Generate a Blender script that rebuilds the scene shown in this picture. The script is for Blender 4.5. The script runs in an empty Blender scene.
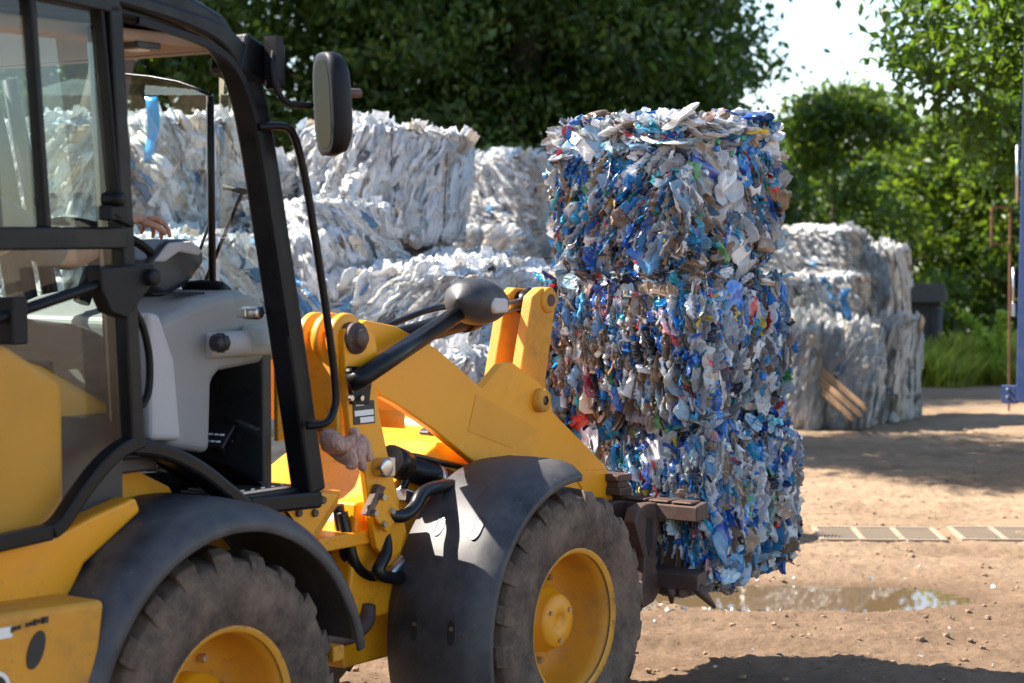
import bpy, bmesh, math, random
import numpy as np
from mathutils import Vector, Matrix, Euler

random.seed(7)
RNG = np.random.default_rng(11)
SC = bpy.context.scene
COL = SC.collection
PI = math.pi

# ------------------------------------------------------------------ camera numbers
F_PX, EYE = 2000.0, 2.0
PITCH = math.atan(96.5 / F_PX)


def ray(px, py):
    cx, cy = (px - 512) / F_PX, -(py - 341.5) / F_PX
    return Vector((cx, cy * math.sin(PITCH) + math.cos(PITCH), cy * math.cos(PITCH) - math.sin(PITCH)))


def at(px, py, Y):
    d = ray(px, py)
    return Vector((0, 0, EYE)) + d * (Y / d.y)


# loader frame: X forward, Y to its port side, Z up
TH = math.radians(35.2)
LU = Vector((math.sin(TH), math.cos(TH), 0))
LL = Vector((-LU.y, LU.x, 0))
LO = Vector((-0.478, 8.19, 0))


def sp(px, py, Y):
    """a measured point on the loader's plane Y -> (X, Z)"""
    d = ray(px, py)
    t = (Y + LO.dot(LL)) / d.dot(LL)
    P = d * t - LO
    return (P.dot(LU), EYE + t * d.z)


def front_p(px, py, X):
    d = ray(px, py)
    t = (X + LO.dot(LU)) / d.dot(LU)
    P = d * t - LO
    return (P.dot(LL), EYE + t * d.z)


def front_y(px, py, X): return front_p(px, py, X)[0]


def sps(Y, *pts):
    return [sp(a, b, Y) for a, b in pts]


# ------------------------------------------------------------------ numpy noise
_perm = np.random.default_rng(3).permutation(256)
_perm = np.concatenate([_perm, _perm, _perm])
_grad = np.random.default_rng(5).normal(size=(256, 3))
_grad /= np.linalg.norm(_grad, axis=1)[:, None]


def pn(p):
    """gradient noise, p (n,3) -> about -1..1"""
    p = np.asarray(p, float)
    i = np.floor(p).astype(int)
    f = p - i
    u = f * f * f * (f * (f * 6 - 15) + 10)
    i &= 255
    out = 0
    for dx in (0, 1):
        for dy in (0, 1):
            for dz in (0, 1):
                h = _perm[(_perm[(_perm[(i[:, 0] + dx) & 255] + i[:, 1] + dy) & 255] + i[:, 2] + dz) & 255]
                g = _grad[h]
                d = g[:, 0] * (f[:, 0] - dx) + g[:, 1] * (f[:, 1] - dy) + g[:, 2] * (f[:, 2] - dz)
                w = (u[:, 0] if dx else 1 - u[:, 0]) * (u[:, 1] if dy else 1 - u[:, 1]) * (u[:, 2] if dz else 1 - u[:, 2])
                out = out + w * d
    return out * 1.6


def fbm(p, n=4):
    s, a, t = 0, 1.0, 0
    for k in range(n):
        s = s + a * pn(np.asarray(p) * 2 ** k + 17.3 * k)
        t += a
        a *= .5
    return s / t


# ------------------------------------------------------------------ tagging
def tag(o, label=None, cat=None, group=None, kind=None):
    if label: o['label'] = label
    if cat: o['category'] = cat
    if group: o['group'] = group
    if kind: o['kind'] = kind
    return o


def empty(name, loc=(0, 0, 0), rz=0.0, parent=None):
    o = bpy.data.objects.new(name, None)
    COL.objects.link(o)
    o.location = loc
    o.rotation_euler = (0, 0, rz)
    o.empty_display_size = .1
    if parent: o.parent = parent
    return o


def copy_tree(o, parent=None):
    c = o.copy()
    COL.objects.link(c)
    if parent: c.parent = parent
    for ch in list(o.children):
        copy_tree(ch, c)
    return c


def link_mesh(name, me, parent=None):
    o = bpy.data.objects.new(name, me)
    COL.objects.link(o)
    if parent: o.parent = parent
    return o


# ------------------------------------------------------------------ mesh builder
class MB:
    def __init__(self):
        self.v, self.f, self.m, self.s = [], [], [], []

    def add(self, vs, fs, mat=0, smooth=False):
        b = len(self.v)
        self.v += [tuple(x) for x in vs]
        for q in fs:
            self.f.append([b + i for i in q])
            self.m.append(mat)
            self.s.append(smooth)
        return self

    def box(self, c, s, rot=None, mat=0):
        vs = []
        R = Euler(rot).to_matrix() if rot else None
        for z in (-.5, .5):
            for y in (-.5, .5):
                for x in (-.5, .5):
                    p = Vector((x * s[0], y * s[1], z * s[2]))
                    if R: p = R @ p
                    vs.append(p + Vector(c))
        return self.add(vs, [(0, 2, 3, 1), (4, 5, 7, 6), (0, 1, 5, 4), (2, 6, 7, 3), (0, 4, 6, 2), (1, 3, 7, 5)], mat)

    def prism(self, poly, axis, lo, hi, mat=0, smooth=False):
        def mk(a, b, t):
            return (a, t, b) if axis == 'y' else (t, a, b) if axis == 'x' else (a, b, t)
        n = len(poly)
        vs = [mk(a, b, lo) for a, b in poly] + [mk(a, b, hi) for a, b in poly]
        self.add(vs, [list(range(n))[::-1], list(range(n, 2 * n))], mat, False)
        b = len(self.v) - 2 * n
        for i in range(n):
            j = (i + 1) % n
            self.f.append([b + i, b + j, b + n + j, b + n + i])
            self.m.append(mat)
            self.s.append(smooth)
        return self

    def ribbon(self, path, w, y0, y1, mat=0, closed=False, smooth=False):
        """square-section strip that follows a path in XZ"""
        n = len(path)
        vs = []
        for i in range(n):
            a = Vector(path[i - 1] if (i or closed) else path[0])
            c = Vector(path[(i + 1) % n] if (i < n - 1 or closed) else path[-1])
            p = Vector(path[i])
            t1 = (p - a).normalized() if (p - a).length > 1e-9 else (c - p).normalized()
            t2 = (c - p).normalized() if (c - p).length > 1e-9 else t1
            t = (t1 + t2).normalized()
            nrm = Vector((-t.y, t.x))
            k = 1 / max(.5, nrm.dot(Vector((-t1.y, t1.x))))
            ww = w[i] if isinstance(w, (list, tuple)) else w
            o = nrm * ww * .5 * k
            for q, y in ((p - o, y0), (p + o, y0), (p + o, y1), (p - o, y1)):
                vs.append((q.x, y, q.y))
        fs = []
        for i in range(n if closed else n - 1):
            j = (i + 1) % n
            for k in range(4):
                l = (k + 1) % 4
                fs.append((i * 4 + k, i * 4 + l, j * 4 + l, j * 4 + k))
        if not closed:
            fs += [(3, 2, 1, 0), (n * 4 - 4, n * 4 - 3, n * 4 - 2, n * 4 - 1)]
        return self.add(vs, fs, mat, smooth)

    def tube(self, pts, r, n=10, mat=0, caps=True, smooth=True, sub=0):
        P = [Vector(p) for p in pts]
        if sub:
            Q = []
            for i in range(len(P) - 1):
                p0, p1, p2, p3 = P[max(i - 1, 0)], P[i], P[i + 1], P[min(i + 2, len(P) - 1)]
                for k in range(sub):
                    t = k / sub
                    Q.append(.5 * ((2 * p1) + (p2 - p0) * t + (2 * p0 - 5 * p1 + 4 * p2 - p3) * t * t + (3 * p1 - p0 - 3 * p2 + p3) * t ** 3))
            Q.append(P[-1])
            if isinstance(r, (list, tuple)):
                r = list(np.interp(np.linspace(0, len(P) - 1, len(Q)), range(len(P)), r))
            P = Q
        vs, fs = [], []
        prev = None
        for i, p in enumerate(P):
            t = ((P[min(i + 1, len(P) - 1)] - P[max(i - 1, 0)])).normalized()
            if prev is None:
                a = Vector((0, 0, 1)) if abs(t.z) < .9 else Vector((1, 0, 0))
                x = t.cross(a).normalized()
            else:
                x = (prev - t * prev.dot(t)).normalized()
            prev = x
            y = t.cross(x)
            rr = r[i] if isinstance(r, (list, tuple)) else r
            for k in range(n):
                an = 2 * PI * k / n
                vs.append(p + (x * math.cos(an) + y * math.sin(an)) * rr)
        for i in range(len(P) - 1):
            for k in range(n):
                l = (k + 1) % n
                fs.append((i * n + k, i * n + l, (i + 1) * n + l, (i + 1) * n + k))
        self.add(vs, fs, mat, smooth)
        if caps:
            b = len(self.v) - len(vs)
            self.f += [[b + k for k in range(n)][::-1], [b + len(vs) - n + k for k in range(n)]]
            self.m += [mat, mat]
            self.s += [False, False]
        return self

    def lathe(self, prof, axis='y', n=32, mat=0, c=(0, 0, 0), smooth=True):
        """prof: (radius, height) pairs"""
        vs, fs = [], []
        for r, h in prof:
            for k in range(n):
                a = 2 * PI * k / n
                x, y = r * math.cos(a), r * math.sin(a)
                p = (x, h, y) if axis == 'y' else (h, x, y) if axis == 'x' else (x, y, h)
                vs.append((p[0] + c[0], p[1] + c[1], p[2] + c[2]))
        for i in range(len(prof) - 1):
            for k in range(n):
                l = (k + 1) % n
                q = (i * n + k, i * n + l, (i + 1) * n + l, (i + 1) * n + k)
                fs.append(q)
        return self.add(vs, fs, mat, smooth)

    def build(self, name, mats, parent=None, bevel=0.0, seg=2, label=None, autosmooth=True, recalc=True):
        me = bpy.data.meshes.new(name)
        me.from_pydata(self.v, [], self.f)
        me.polygons.foreach_set('material_index', self.m)
        me.polygons.foreach_set('use_smooth', self.s)
        if not isinstance(mats, (list, tuple)): mats = [mats]
        for m in mats: me.materials.append(m)
        if recalc:
            bm = bmesh.new()
            bm.from_mesh(me)
            bmesh.ops.recalc_face_normals(bm, faces=bm.faces)
            bm.to_mesh(me)
            bm.free()
        me.update()
        o = link_mesh(name, me, parent)
        if bevel:
            b = o.modifiers.new('bevel', 'BEVEL')
            b.width, b.segments, b.limit_method, b.angle_limit = bevel, seg, 'ANGLE', math.radians(35)
        if label: o['label'] = label
        return o


def np_mesh(name, V, Fq, mats, mi=None, smooth=True, col=None):
    """fast mesh from arrays: V (n,3), Fq (m,4) quads (or (m,3))"""
    me = bpy.data.meshes.new(name)
    V = np.asarray(V, np.float32)
    Fq = np.asarray(Fq, np.int32)
    k = Fq.shape[1]
    me.vertices.add(len(V))
    me.vertices.foreach_set('co', V.ravel())
    me.loops.add(Fq.size)
    me.loops.foreach_set('vertex_index', Fq.ravel())
    me.polygons.add(len(Fq))
    me.polygons.foreach_set('loop_start', np.arange(0, Fq.size, k, dtype=np.int32))
    if mi is not None: me.polygons.foreach_set('material_index', np.asarray(mi, np.int32))
    me.polygons.foreach_set('use_smooth', np.full(len(Fq), smooth))
    for m in (mats if isinstance(mats, (list, tuple)) else [mats]): me.materials.append(m)
    me.update(calc_edges=True)
    if col is not None:
        ca = me.color_attributes.new('tint', 'FLOAT_COLOR', 'POINT')
        c4 = np.ones((len(V), 4), np.float32)
        c4[:, :3] = col
        ca.data.foreach_set('color', c4.ravel())
    me.validate()
    return me


# ------------------------------------------------------------------ materials
class NT:
    def __init__(self, name):
        self.mat = bpy.data.materials.new(name)
        self.mat.use_nodes = True
        self.t = self.mat.node_tree
        self.t.nodes.clear()
        self.out = self.t.nodes.new('ShaderNodeOutputMaterial')

    def n(self, kind, **kw):
        nd = self.t.nodes.new('ShaderNode' + kind)
        for k, v in kw.items():
            if k.startswith('_'): setattr(nd, k[1:], v)
        return nd

    def l(self, a, b): self.t.links.new(a, b)

    def coord(self, what='Object'):
        return self.n('TexCoord').outputs[what]

    def noise(self, scale, detail=6, rough=.6, vec=None, dist=0.0):
        n = self.n('TexNoise')
        n.inputs['Scale'].default_value = scale
        n.inputs['Detail'].default_value = detail
        n.inputs['Roughness'].default_value = rough
        n.inputs['Distortion'].default_value = dist
        self.l(vec if vec is not None else self.coord(), n.inputs['Vector'])
        return n.outputs['Fac']

    def ramp(self, fac, stops):
        r = self.n('ValToRGB')
        e = r.color_ramp.elements
        while len(e) < len(stops): e.new(.5)
        for i, (p, c) in enumerate(stops):
            e[i].position = p
            e[i].color = (*c, 1) if isinstance(c, (tuple, list)) else (c, c, c, 1)
        self.l(fac, r.inputs['Fac'])
        return r.outputs['Color']

    def mix(self, fac, a, b, mode='MIX'):
        m = self.n('Mix', _data_type='RGBA', _blend_type=mode)
        for sock, val in ((m.inputs[0], fac), (m.inputs[6], a), (m.inputs[7], b)):
            if hasattr(val, 'is_output'): self.l(val, sock)
            else: sock.default_value = val if not isinstance(val, tuple) else (*val, 1)
        return m.outputs[2]

    def mapping(self, scale, vec=None, rot=(0, 0, 0)):
        m = self.n('Mapping')
        m.inputs['Scale'].default_value = scale
        m.inputs['Rotation'].default_value = rot
        self.l(vec if vec is not None else self.coord(), m.inputs['Vector'])
        return m.outputs['Vector']

    def bump(self, height, strength=.3, dist=.01, normal=None):
        b = self.n('Bump')
        b.inputs['Strength'].default_value = strength
        b.inputs['Distance'].default_value = dist
        self.l(height, b.inputs['Height'])
        if normal is not None: self.l(normal, b.inputs['Normal'])
        return b.outputs['Normal']

    def pbr(self, color, rough=.5, metal=0.0, normal=None, spec=.5, **kw):
        p = self.n('BsdfPrincipled')
        for k, v in (('Base Color', color), ('Roughness', rough), ('Metallic', metal), ('Specular IOR Level', spec)):
            if hasattr(v, 'is_output'): self.l(v, p.inputs[k])
            else: p.inputs[k].default_value = (*v, 1) if isinstance(v, tuple) else v
        for k, v in kw.items(): p.inputs[k.replace('_', ' ')].default_value = v
        if normal is not None: self.l(normal, p.inputs['Normal'])
        return p.outputs[0]

    def end(self, sh, vol=None):
        self.l(sh, self.out.inputs['Surface'])
        return self.mat


def painted(name, base, rough=.42, dirt=(.30, .20, .12), amount=.5, grime_scale=3.0, spec=.5, metal=0.0, bump=.1):
    t = NT(name)
    n1 = t.noise(grime_scale, 8, .7)
    n2 = t.noise(38, 5, .7)
    n3 = t.noise(grime_scale * .5 + .3, 3, .5)
    tone = t.mix(n3, tuple(c * .86 for c in base), tuple(min(1, c * 1.1) for c in base))
    mask = t.ramp(n1, [(.52, 0.0), (.82, amount * .8)])
    c = t.mix(mask, tone, dirt)
    speck = t.ramp(n2, [(.70, 0.0), (.78, amount * .6)])
    c = t.mix(speck, c, tuple(x * .45 for x in dirt))
    sc1 = t.noise(1, 3, .5, t.mapping((70, 9, 9), None, (.3, .5, .2)))
    sc2 = t.noise(1, 3, .5, t.mapping((8, 8, 80), None, (.2, .9, .4)))
    c = t.mix(t.ramp(sc1, [(.73, 0.0), (.76, amount * .6)]), c, tuple(x * .55 for x in dirt))
    c = t.mix(t.ramp(sc2, [(.74, 0.0), (.77, amount * .6)]), c, tuple(min(1, x * 1.5) for x in dirt))
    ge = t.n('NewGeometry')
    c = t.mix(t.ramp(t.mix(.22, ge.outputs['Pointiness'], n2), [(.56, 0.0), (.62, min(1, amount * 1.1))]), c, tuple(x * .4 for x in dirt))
    r = t.ramp(n1, [(.3, rough * .8), (.75, min(1, rough + .3))])
    return t.end(t.pbr(c, r, metal, t.bump(n2, bump, .004), spec))


def plain(name, base, rough=.5, metal=0.0, var=.15, scale=20, spec=.5):
    t = NT(name)
    n = t.noise(scale, 5, .65)
    c = t.mix(n, tuple(x * (1 - var) for x in base), tuple(min(1, x * (1 + var)) for x in base))
    return t.end(t.pbr(c, rough, metal, t.bump(n, .08, .003), spec))


M = {}
M['yellow'] = painted('yellow_paint', (.85, .345, .006), .34, amount=.5)
M['yellow_dirty'] = painted('dirty_yellow_paint', (.66, .285, .018), .5, dirt=(.20, .12, .065), amount=.95, grime_scale=5)
M['black'] = painted('black_paint', (.004, .004, .006), .30, dirt=(.035, .03, .028), amount=.25, grime_scale=4, spec=.25)
M['blackmatt'] = plain('black_rubber', (.004, .004, .006), .5, spec=.25)
M['hose'] = plain('black_hose', (.008, .008, .010), .32, spec=.4)
M['grey'] = plain('grey_cab_plastic', (.30, .285, .275), .5, var=.08, scale=6)
M['greydark'] = plain('dark_cab_plastic', (.022, .020, .026), .42)
M['pale'] = plain('pale_grey_trim', (.50, .47, .46), .55, var=.08, scale=6)
M['beige'] = plain('beige_headliner', (.40, .29, .21), .8, var=.06, scale=8)
M['steel'] = plain('bare_steel', (.55, .53, .5), .3, 1.0)
M['rust'] = painted('worn_brown_steel', (.085, .05, .042), .5, dirt=(.28, .17, .11), amount=.75, grime_scale=9, metal=.2, bump=.3)
M['white'] = plain('white_sticker', (.78, .77, .74), .45, var=.05)
M['ink'] = plain('black_ink', (.02, .02, .02), .5)
M['fadedyellow'] = plain('faded_paint_patch', (.76, .32, .022), .62, var=.1)


def fender_mat():
    t = NT('dusty_black_plastic')
    n1 = t.noise(4, 8, .7)
    n2 = t.noise(60, 4, .6)
    st = t.noise(1, 5, .6, t.mapping((14, 14, 1.5)))
    c = t.mix(t.ramp(n1, [(.35, 0.0), (.75, .8)]), (.018, .018, .022), (.11, .102, .10))
    c = t.mix(t.ramp(st, [(.55, 0.0), (.75, .35)]), c, (.13, .115, .105))
    c = t.mix(t.ramp(n2, [(.68, 0.0), (.75, .6)]), c, (.30, .27, .24))
    return t.end(t.pbr(c, t.ramp(n1, [(.3, .42), (.7, .62)]), 0, t.bump(n2, .12, .003), .5))


M['fender'] = fender_mat()


def tyre_mat():
    t = NT('muddy_rubber')
    n1 = t.noise(5, 9, .75)
    n2 = t.noise(30, 8, .7)
    c = t.mix(t.ramp(n1, [(.35, 0.0), (.65, 1.0)]), (.042, .033, .028), (.215, .150, .108))
    c = t.mix(t.ramp(n2, [(.55, 0.0), (.8, .7)]), c, (.22, .16, .12))
    return t.end(t.pbr(c, .85, 0, t.bump(n2, .5, .01), .25))


M['tyre'] = tyre_mat()


def glass_mat(name, tint, gloss=.9, dusty=.085, base=.09):
    t = NT(name)
    tr = t.n('BsdfTransparent')
    tr.inputs[0].default_value = (*tint, 1)
    gl = t.n('BsdfGlossy')
    gl.inputs['Roughness'].default_value = .02
    gl.inputs[0].default_value = (1, 1, 1, 1)
    lw_ = t.n('LayerWeight')
    lw_.inputs[0].default_value = .5
    pw = t.n('Math', _operation='POWER')
    t.l(lw_.outputs['Facing'], pw.inputs[0])
    pw.inputs[1].default_value = 4.0
    fr = t.n('Math', _operation='MULTIPLY_ADD')
    t.l(pw.outputs[0], fr.inputs[0])
    fr.inputs[1].default_value = .9
    fr.inputs[2].default_value = base
    smear = t.noise(2.5, 6, .7)
    dust = t.n('BsdfDiffuse')
    dust.inputs[0].default_value = (.62, .60, .55, 1)
    m1 = t.n('MixShader')
    t.l(t.ramp(smear, [(.45, .008), (.8, dusty)]), m1.inputs[0])
    t.l(tr.outputs[0], m1.inputs[1])
    t.l(dust.outputs[0], m1.inputs[2])
    m2 = t.n('MixShader')
    mu = t.n('Math', _operation='MULTIPLY')
    t.l(fr.outputs[0], mu.inputs[0])
    mu.inputs[1].default_value = gloss
    t.l(mu.outputs[0], m2.inputs[0])
    t.l(m1.outputs[0], m2.inputs[1])
    t.l(gl.outputs[0], m2.inputs[2])
    return t.end(m2.outputs[0])


M['glass'] = glass_mat('clear_glass', (.84, .92, .88))
M['doorglass'] = glass_mat('tinted_door_glass', (.78, .84, .84), 1.0, .018, .03)


def mirror_mat():
    t = NT('mirror_glass')
    g = t.n('BsdfGlossy')
    g.inputs[0].default_value = (.035, .036, .038, 1)
    g.inputs['Roughness'].default_value = .06
    return t.end(g.outputs[0])


M['mirror'] = mirror_mat()


def film_mat(name, lo, hi, dirty, blue=0.0):
    t = NT(name)
    co = t.coord()
    oi = t.n('ObjectInfo')
    off = t.n('VectorMath', _operation='ADD')
    mul = t.n('VectorMath', _operation='SCALE')
    t.l(oi.outputs['Random'], mul.inputs['Scale'])
    mul.inputs[0].default_value = (31, 17, 9)
    t.l(co, off.inputs[0])
    t.l(mul.outputs[0], off.inputs[1])
    v = off.outputs[0]
    stre = t.noise(3, 7, .65, t.mapping((5, 5, 1.1), v), .6)
    big = t.noise(2.2, 4, .6, v)
    fine = t.noise(30, 9, .8, t.mapping((1.7, 1.7, .45), v), .9)
    blotch = t.noise(4.5, 5, .6, v, .4)
    c = t.mix(t.ramp(stre, [(.36, 0.0), (.62, 1.0)]), lo, hi)
    c = t.mix(t.ramp(big, [(.46, 0.0), (.72, .65)]), c, dirty)
    c = t.mix(t.ramp(blotch, [(.66, 0.0), (.72, .55)]), c, (.30, .42, .55))
    c = t.mix(t.ramp(fine, [(.30, .8), (.42, 0.0)]), c, (.14, .135, .135))  # dark creases: the shade inside folds put into the film colour
    crease_lines = t.noise(1, 5, .7, t.mapping((34, 34, 4.2), v, (.12, -.1, 0)), .5)
    c = t.mix(t.ramp(crease_lines, [(.32, .55), (.43, 0.0)]), c, (.30, .295, .30))  # long grey streaks, painted as shaded folds
    at_ = t.n('Attribute')
    at_.attribute_name = 'tint'
    c = t.mix(1.0, c, at_.outputs['Color'], 'MULTIPLY')
    wobble = t.n('Mix', _data_type='VECTOR')
    nz_ = t.n('TexNoise')
    nz_.inputs['Scale'].default_value = 5
    t.l(v, nz_.inputs['Vector'])
    wobble.inputs[0].default_value = .10
    t.l(v, wobble.inputs[4])
    t.l(nz_.outputs['Color'], wobble.inputs[5])
    hs = None
    for sc_, mp, st in ((16, (1.5, 1.5, .4), .35), (34, (1.4, 1.4, .6), .3)):
        vo = t.n('TexVoronoi')
        vo.inputs['Scale'].default_value = sc_
        t.l(t.mapping(mp, wobble.outputs[1]), vo.inputs['Vector'])
        hs = t.bump(vo.outputs['Distance'], st, .05 if sc_ < 20 else .025, hs)
    h = t.bump(fine, .6, .02, hs)
    a = t.pbr(c, .42, 0, h, .45)
    tl = t.n('BsdfTranslucent')
    t.l(c, tl.inputs[0])
    t.l(h, tl.inputs['Normal'])
    ms = t.n('MixShader')
    ms.inputs[0].default_value = .16
    t.l(a, ms.inputs[1])
    t.l(tl.outputs[0], ms.inputs[2])
    return t.end(ms.outputs[0])


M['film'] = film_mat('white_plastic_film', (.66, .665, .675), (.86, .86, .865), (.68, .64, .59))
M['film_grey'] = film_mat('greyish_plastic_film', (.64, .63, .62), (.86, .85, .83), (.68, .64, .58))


def pet_mat(name, clear):
    t = NT(name)
    a = t.n('Attribute')
    a.attribute_name = 'tint'
    n = t.noise(45, 5, .65)
    c = t.mix(t.ramp(n, [(.45, 0.0), (.75, .22)]), a.outputs['Color'], (.30, .26, .22))
    nb = t.noise(70, 4, .6, None, .7)
    h = t.bump(nb, .32, .006)
    p = t.pbr(c, .09 if clear else .2, 0, h, .75)
    if not clear: return t.end(p)
    tr = t.n('BsdfTransparent')
    mixc = t.mix(.55, (1., 1., 1.), a.outputs['Color'])
    t.l(mixc, tr.inputs[0])
    m = t.n('MixShader')
    m.inputs[0].default_value = .45
    t.l(p, m.inputs[1])
    t.l(tr.outputs[0], m.inputs[2])
    return t.end(m.outputs[0])


M['pet'] = pet_mat('clear_crushed_plastic', True)
M['pet_opaque'] = pet_mat('opaque_crushed_plastic', False)


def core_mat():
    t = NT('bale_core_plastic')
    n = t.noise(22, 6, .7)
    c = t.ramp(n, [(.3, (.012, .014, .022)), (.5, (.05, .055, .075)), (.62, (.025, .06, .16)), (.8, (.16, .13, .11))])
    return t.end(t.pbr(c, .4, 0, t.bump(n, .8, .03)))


M['core'] = core_mat()


def leaf_mat(name, dark, light, trans, tw=.42):
    t = NT(name)
    a = t.n('Attribute')
    a.attribute_name = 'tint'
    c = t.mix(1.0, t.mix(t.noise(.8, 3), dark, light), a.outputs['Color'], 'MULTIPLY')
    p = t.pbr(c, .42, 0, None, .4)
    tl = t.n('BsdfTranslucent')
    tc = t.mix(1.0, trans, a.outputs['Color'], 'MULTIPLY')
    t.l(tc, tl.inputs[0])
    m = t.n('MixShader')
    m.inputs[0].default_value = tw
    t.l(p, m.inputs[1])
    t.l(tl.outputs[0], m.inputs[2])
    return t.end(m.outputs[0])


M['leaf_dark'] = leaf_mat('dark_leaves', (.030, .065, .014), (.055, .105, .022), (.12, .22, .02), .34)
M['leaf_mid'] = leaf_mat('mid_green_leaves', (.035, .075, .014), (.065, .115, .02), (.20, .31, .025), .42)
M['leaf_near'] = leaf_mat('fresh_green_leaves', (.03, .07, .012), (.06, .105, .018), (.18, .30, .025), .42)
M['grass'] = leaf_mat('grass_blades', (.15, .22, .03), (.24, .32, .05), (.50, .62, .08), .5)
M['bark'] = plain('bark', (.085, .065, .05), .9, var=.5, scale=14)

# ------------------------------------------------------------------ world, sun, camera
SUN_AZ = math.atan2(-.965, .262)      # from +Y towards +X
SUN_EL = math.radians(47)
w = bpy.data.worlds.new('World')
SC.world = w
w.use_nodes = True
nt = w.node_tree
bg = nt.nodes['Background']
sky = nt.nodes.new('ShaderNodeTexSky')
sky.sky_type = 'NISHITA'
sky.sun_disc = False
sky.sun_elevation = SUN_EL
sky.sun_rotation = SUN_AZ
sky.air_density = 1.0
sky.dust_density = .5
sky.ozone_density = 1.0
nt.links.new(sky.outputs[0], bg.inputs[0])
bg.inputs[1].default_value = .102

sd = bpy.data.lights.new('sun', 'SUN')
sd.energy = 5.0
sd.angle = math.radians(.55)
sd.color = (1, .93, .82)
so = bpy.data.objects.new('sun', sd)
COL.objects.link(so)
to_sun = Vector((math.sin(SUN_AZ) * math.cos(SUN_EL), math.cos(SUN_AZ) * math.cos(SUN_EL), math.sin(SUN_EL)))
so.rotation_euler = to_sun.to_track_quat('Z', 'Y').to_euler()
so.location = to_sun * 50

cd = bpy.data.cameras.new('camera')
cd.sensor_width = 36
cd.lens = F_PX / 1024 * 36
cd.clip_end = 3000
cd.clip_start = .05
cd.dof.use_dof = True
cd.dof.focus_distance = 8.3
cd.dof.aperture_fstop = 3.3
co = bpy.data.objects.new('camera', cd)
COL.objects.link(co)
co.location = (0, 0, EYE)
co.rotation_euler = (PI / 2 - PITCH, 0, 0)
SC.camera = co
SC.view_settings.view_transform = 'Standard'
SC.view_settings.look = 'None'
SC.view_settings.gamma = 1
SC.view_settings.exposure = 1.62
SC.cycles.transparent_max_bounces = 12
SC.cycles.max_bounces = 8
SC.cycles.use_denoising = True

# ------------------------------------------------------------------ ground
PUD = (1.72, 11.45)


def ground_h(x, y):
    x, y = np.asarray(x, float), np.asarray(y, float)
    z0 = np.zeros_like(x)
    p = np.stack([x, y, z0], -1).reshape(-1, 3)
    h = .022 * fbm(p * .55, 3) + .020 * fbm(p * 2.3 + 9, 3) + .028 * np.abs(fbm(p * 7.0 + 3, 3)) + .012 * pn(p * 22) + .009 * np.abs(pn(p * 41 + 5))
    h = h.reshape(x.shape)
    for c_, sl, wd_ in ((9.75, .10, .17), (10.35, .13, .17), (12.75, .06, .20), (14.9, .05, .22), (15.7, .04, .22)):
        q = y - sl * x - c_ - .12 * np.sin(x * 1.1 + c_)
        lug = .5 + .5 * np.sin((x + np.abs(q) * 1.2) * 34)
        rut = np.exp(-(q / wd_) ** 4)
        h = h - rut * (.012 + .010 * lug) + .014 * np.exp(-((np.abs(q) - wd_ * 1.5) / .07) ** 2)
    fall = np.clip(1.25 - np.maximum(np.abs(x - 2) - 5, 0) / 12 - np.maximum(np.abs(y - 12) - 8, 0) / 10, 0, 1)
    dx, dy = (x - PUD[0]) / .98, (y - PUD[1]) / .52
    r = np.sqrt(dx * dx + dy * dy)
    fall = fall * (1 - .6 * np.exp(-(r ** 4) * 1.1))
    return h * fall - .080 * np.exp(-(r ** 3) * 1.0) - .004


def axis_lines(lo, hi, step, far, g=1.25):
    a = list(np.arange(lo, hi + 1e-6, step))
    s, v = step, hi
    while v < far:
        s *= g
        v += s
        a.append(v)
    s, v = step, lo
    while v > -far:
        s *= g
        v -= s
        a.insert(0, v)
    return np.array(a)


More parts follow.
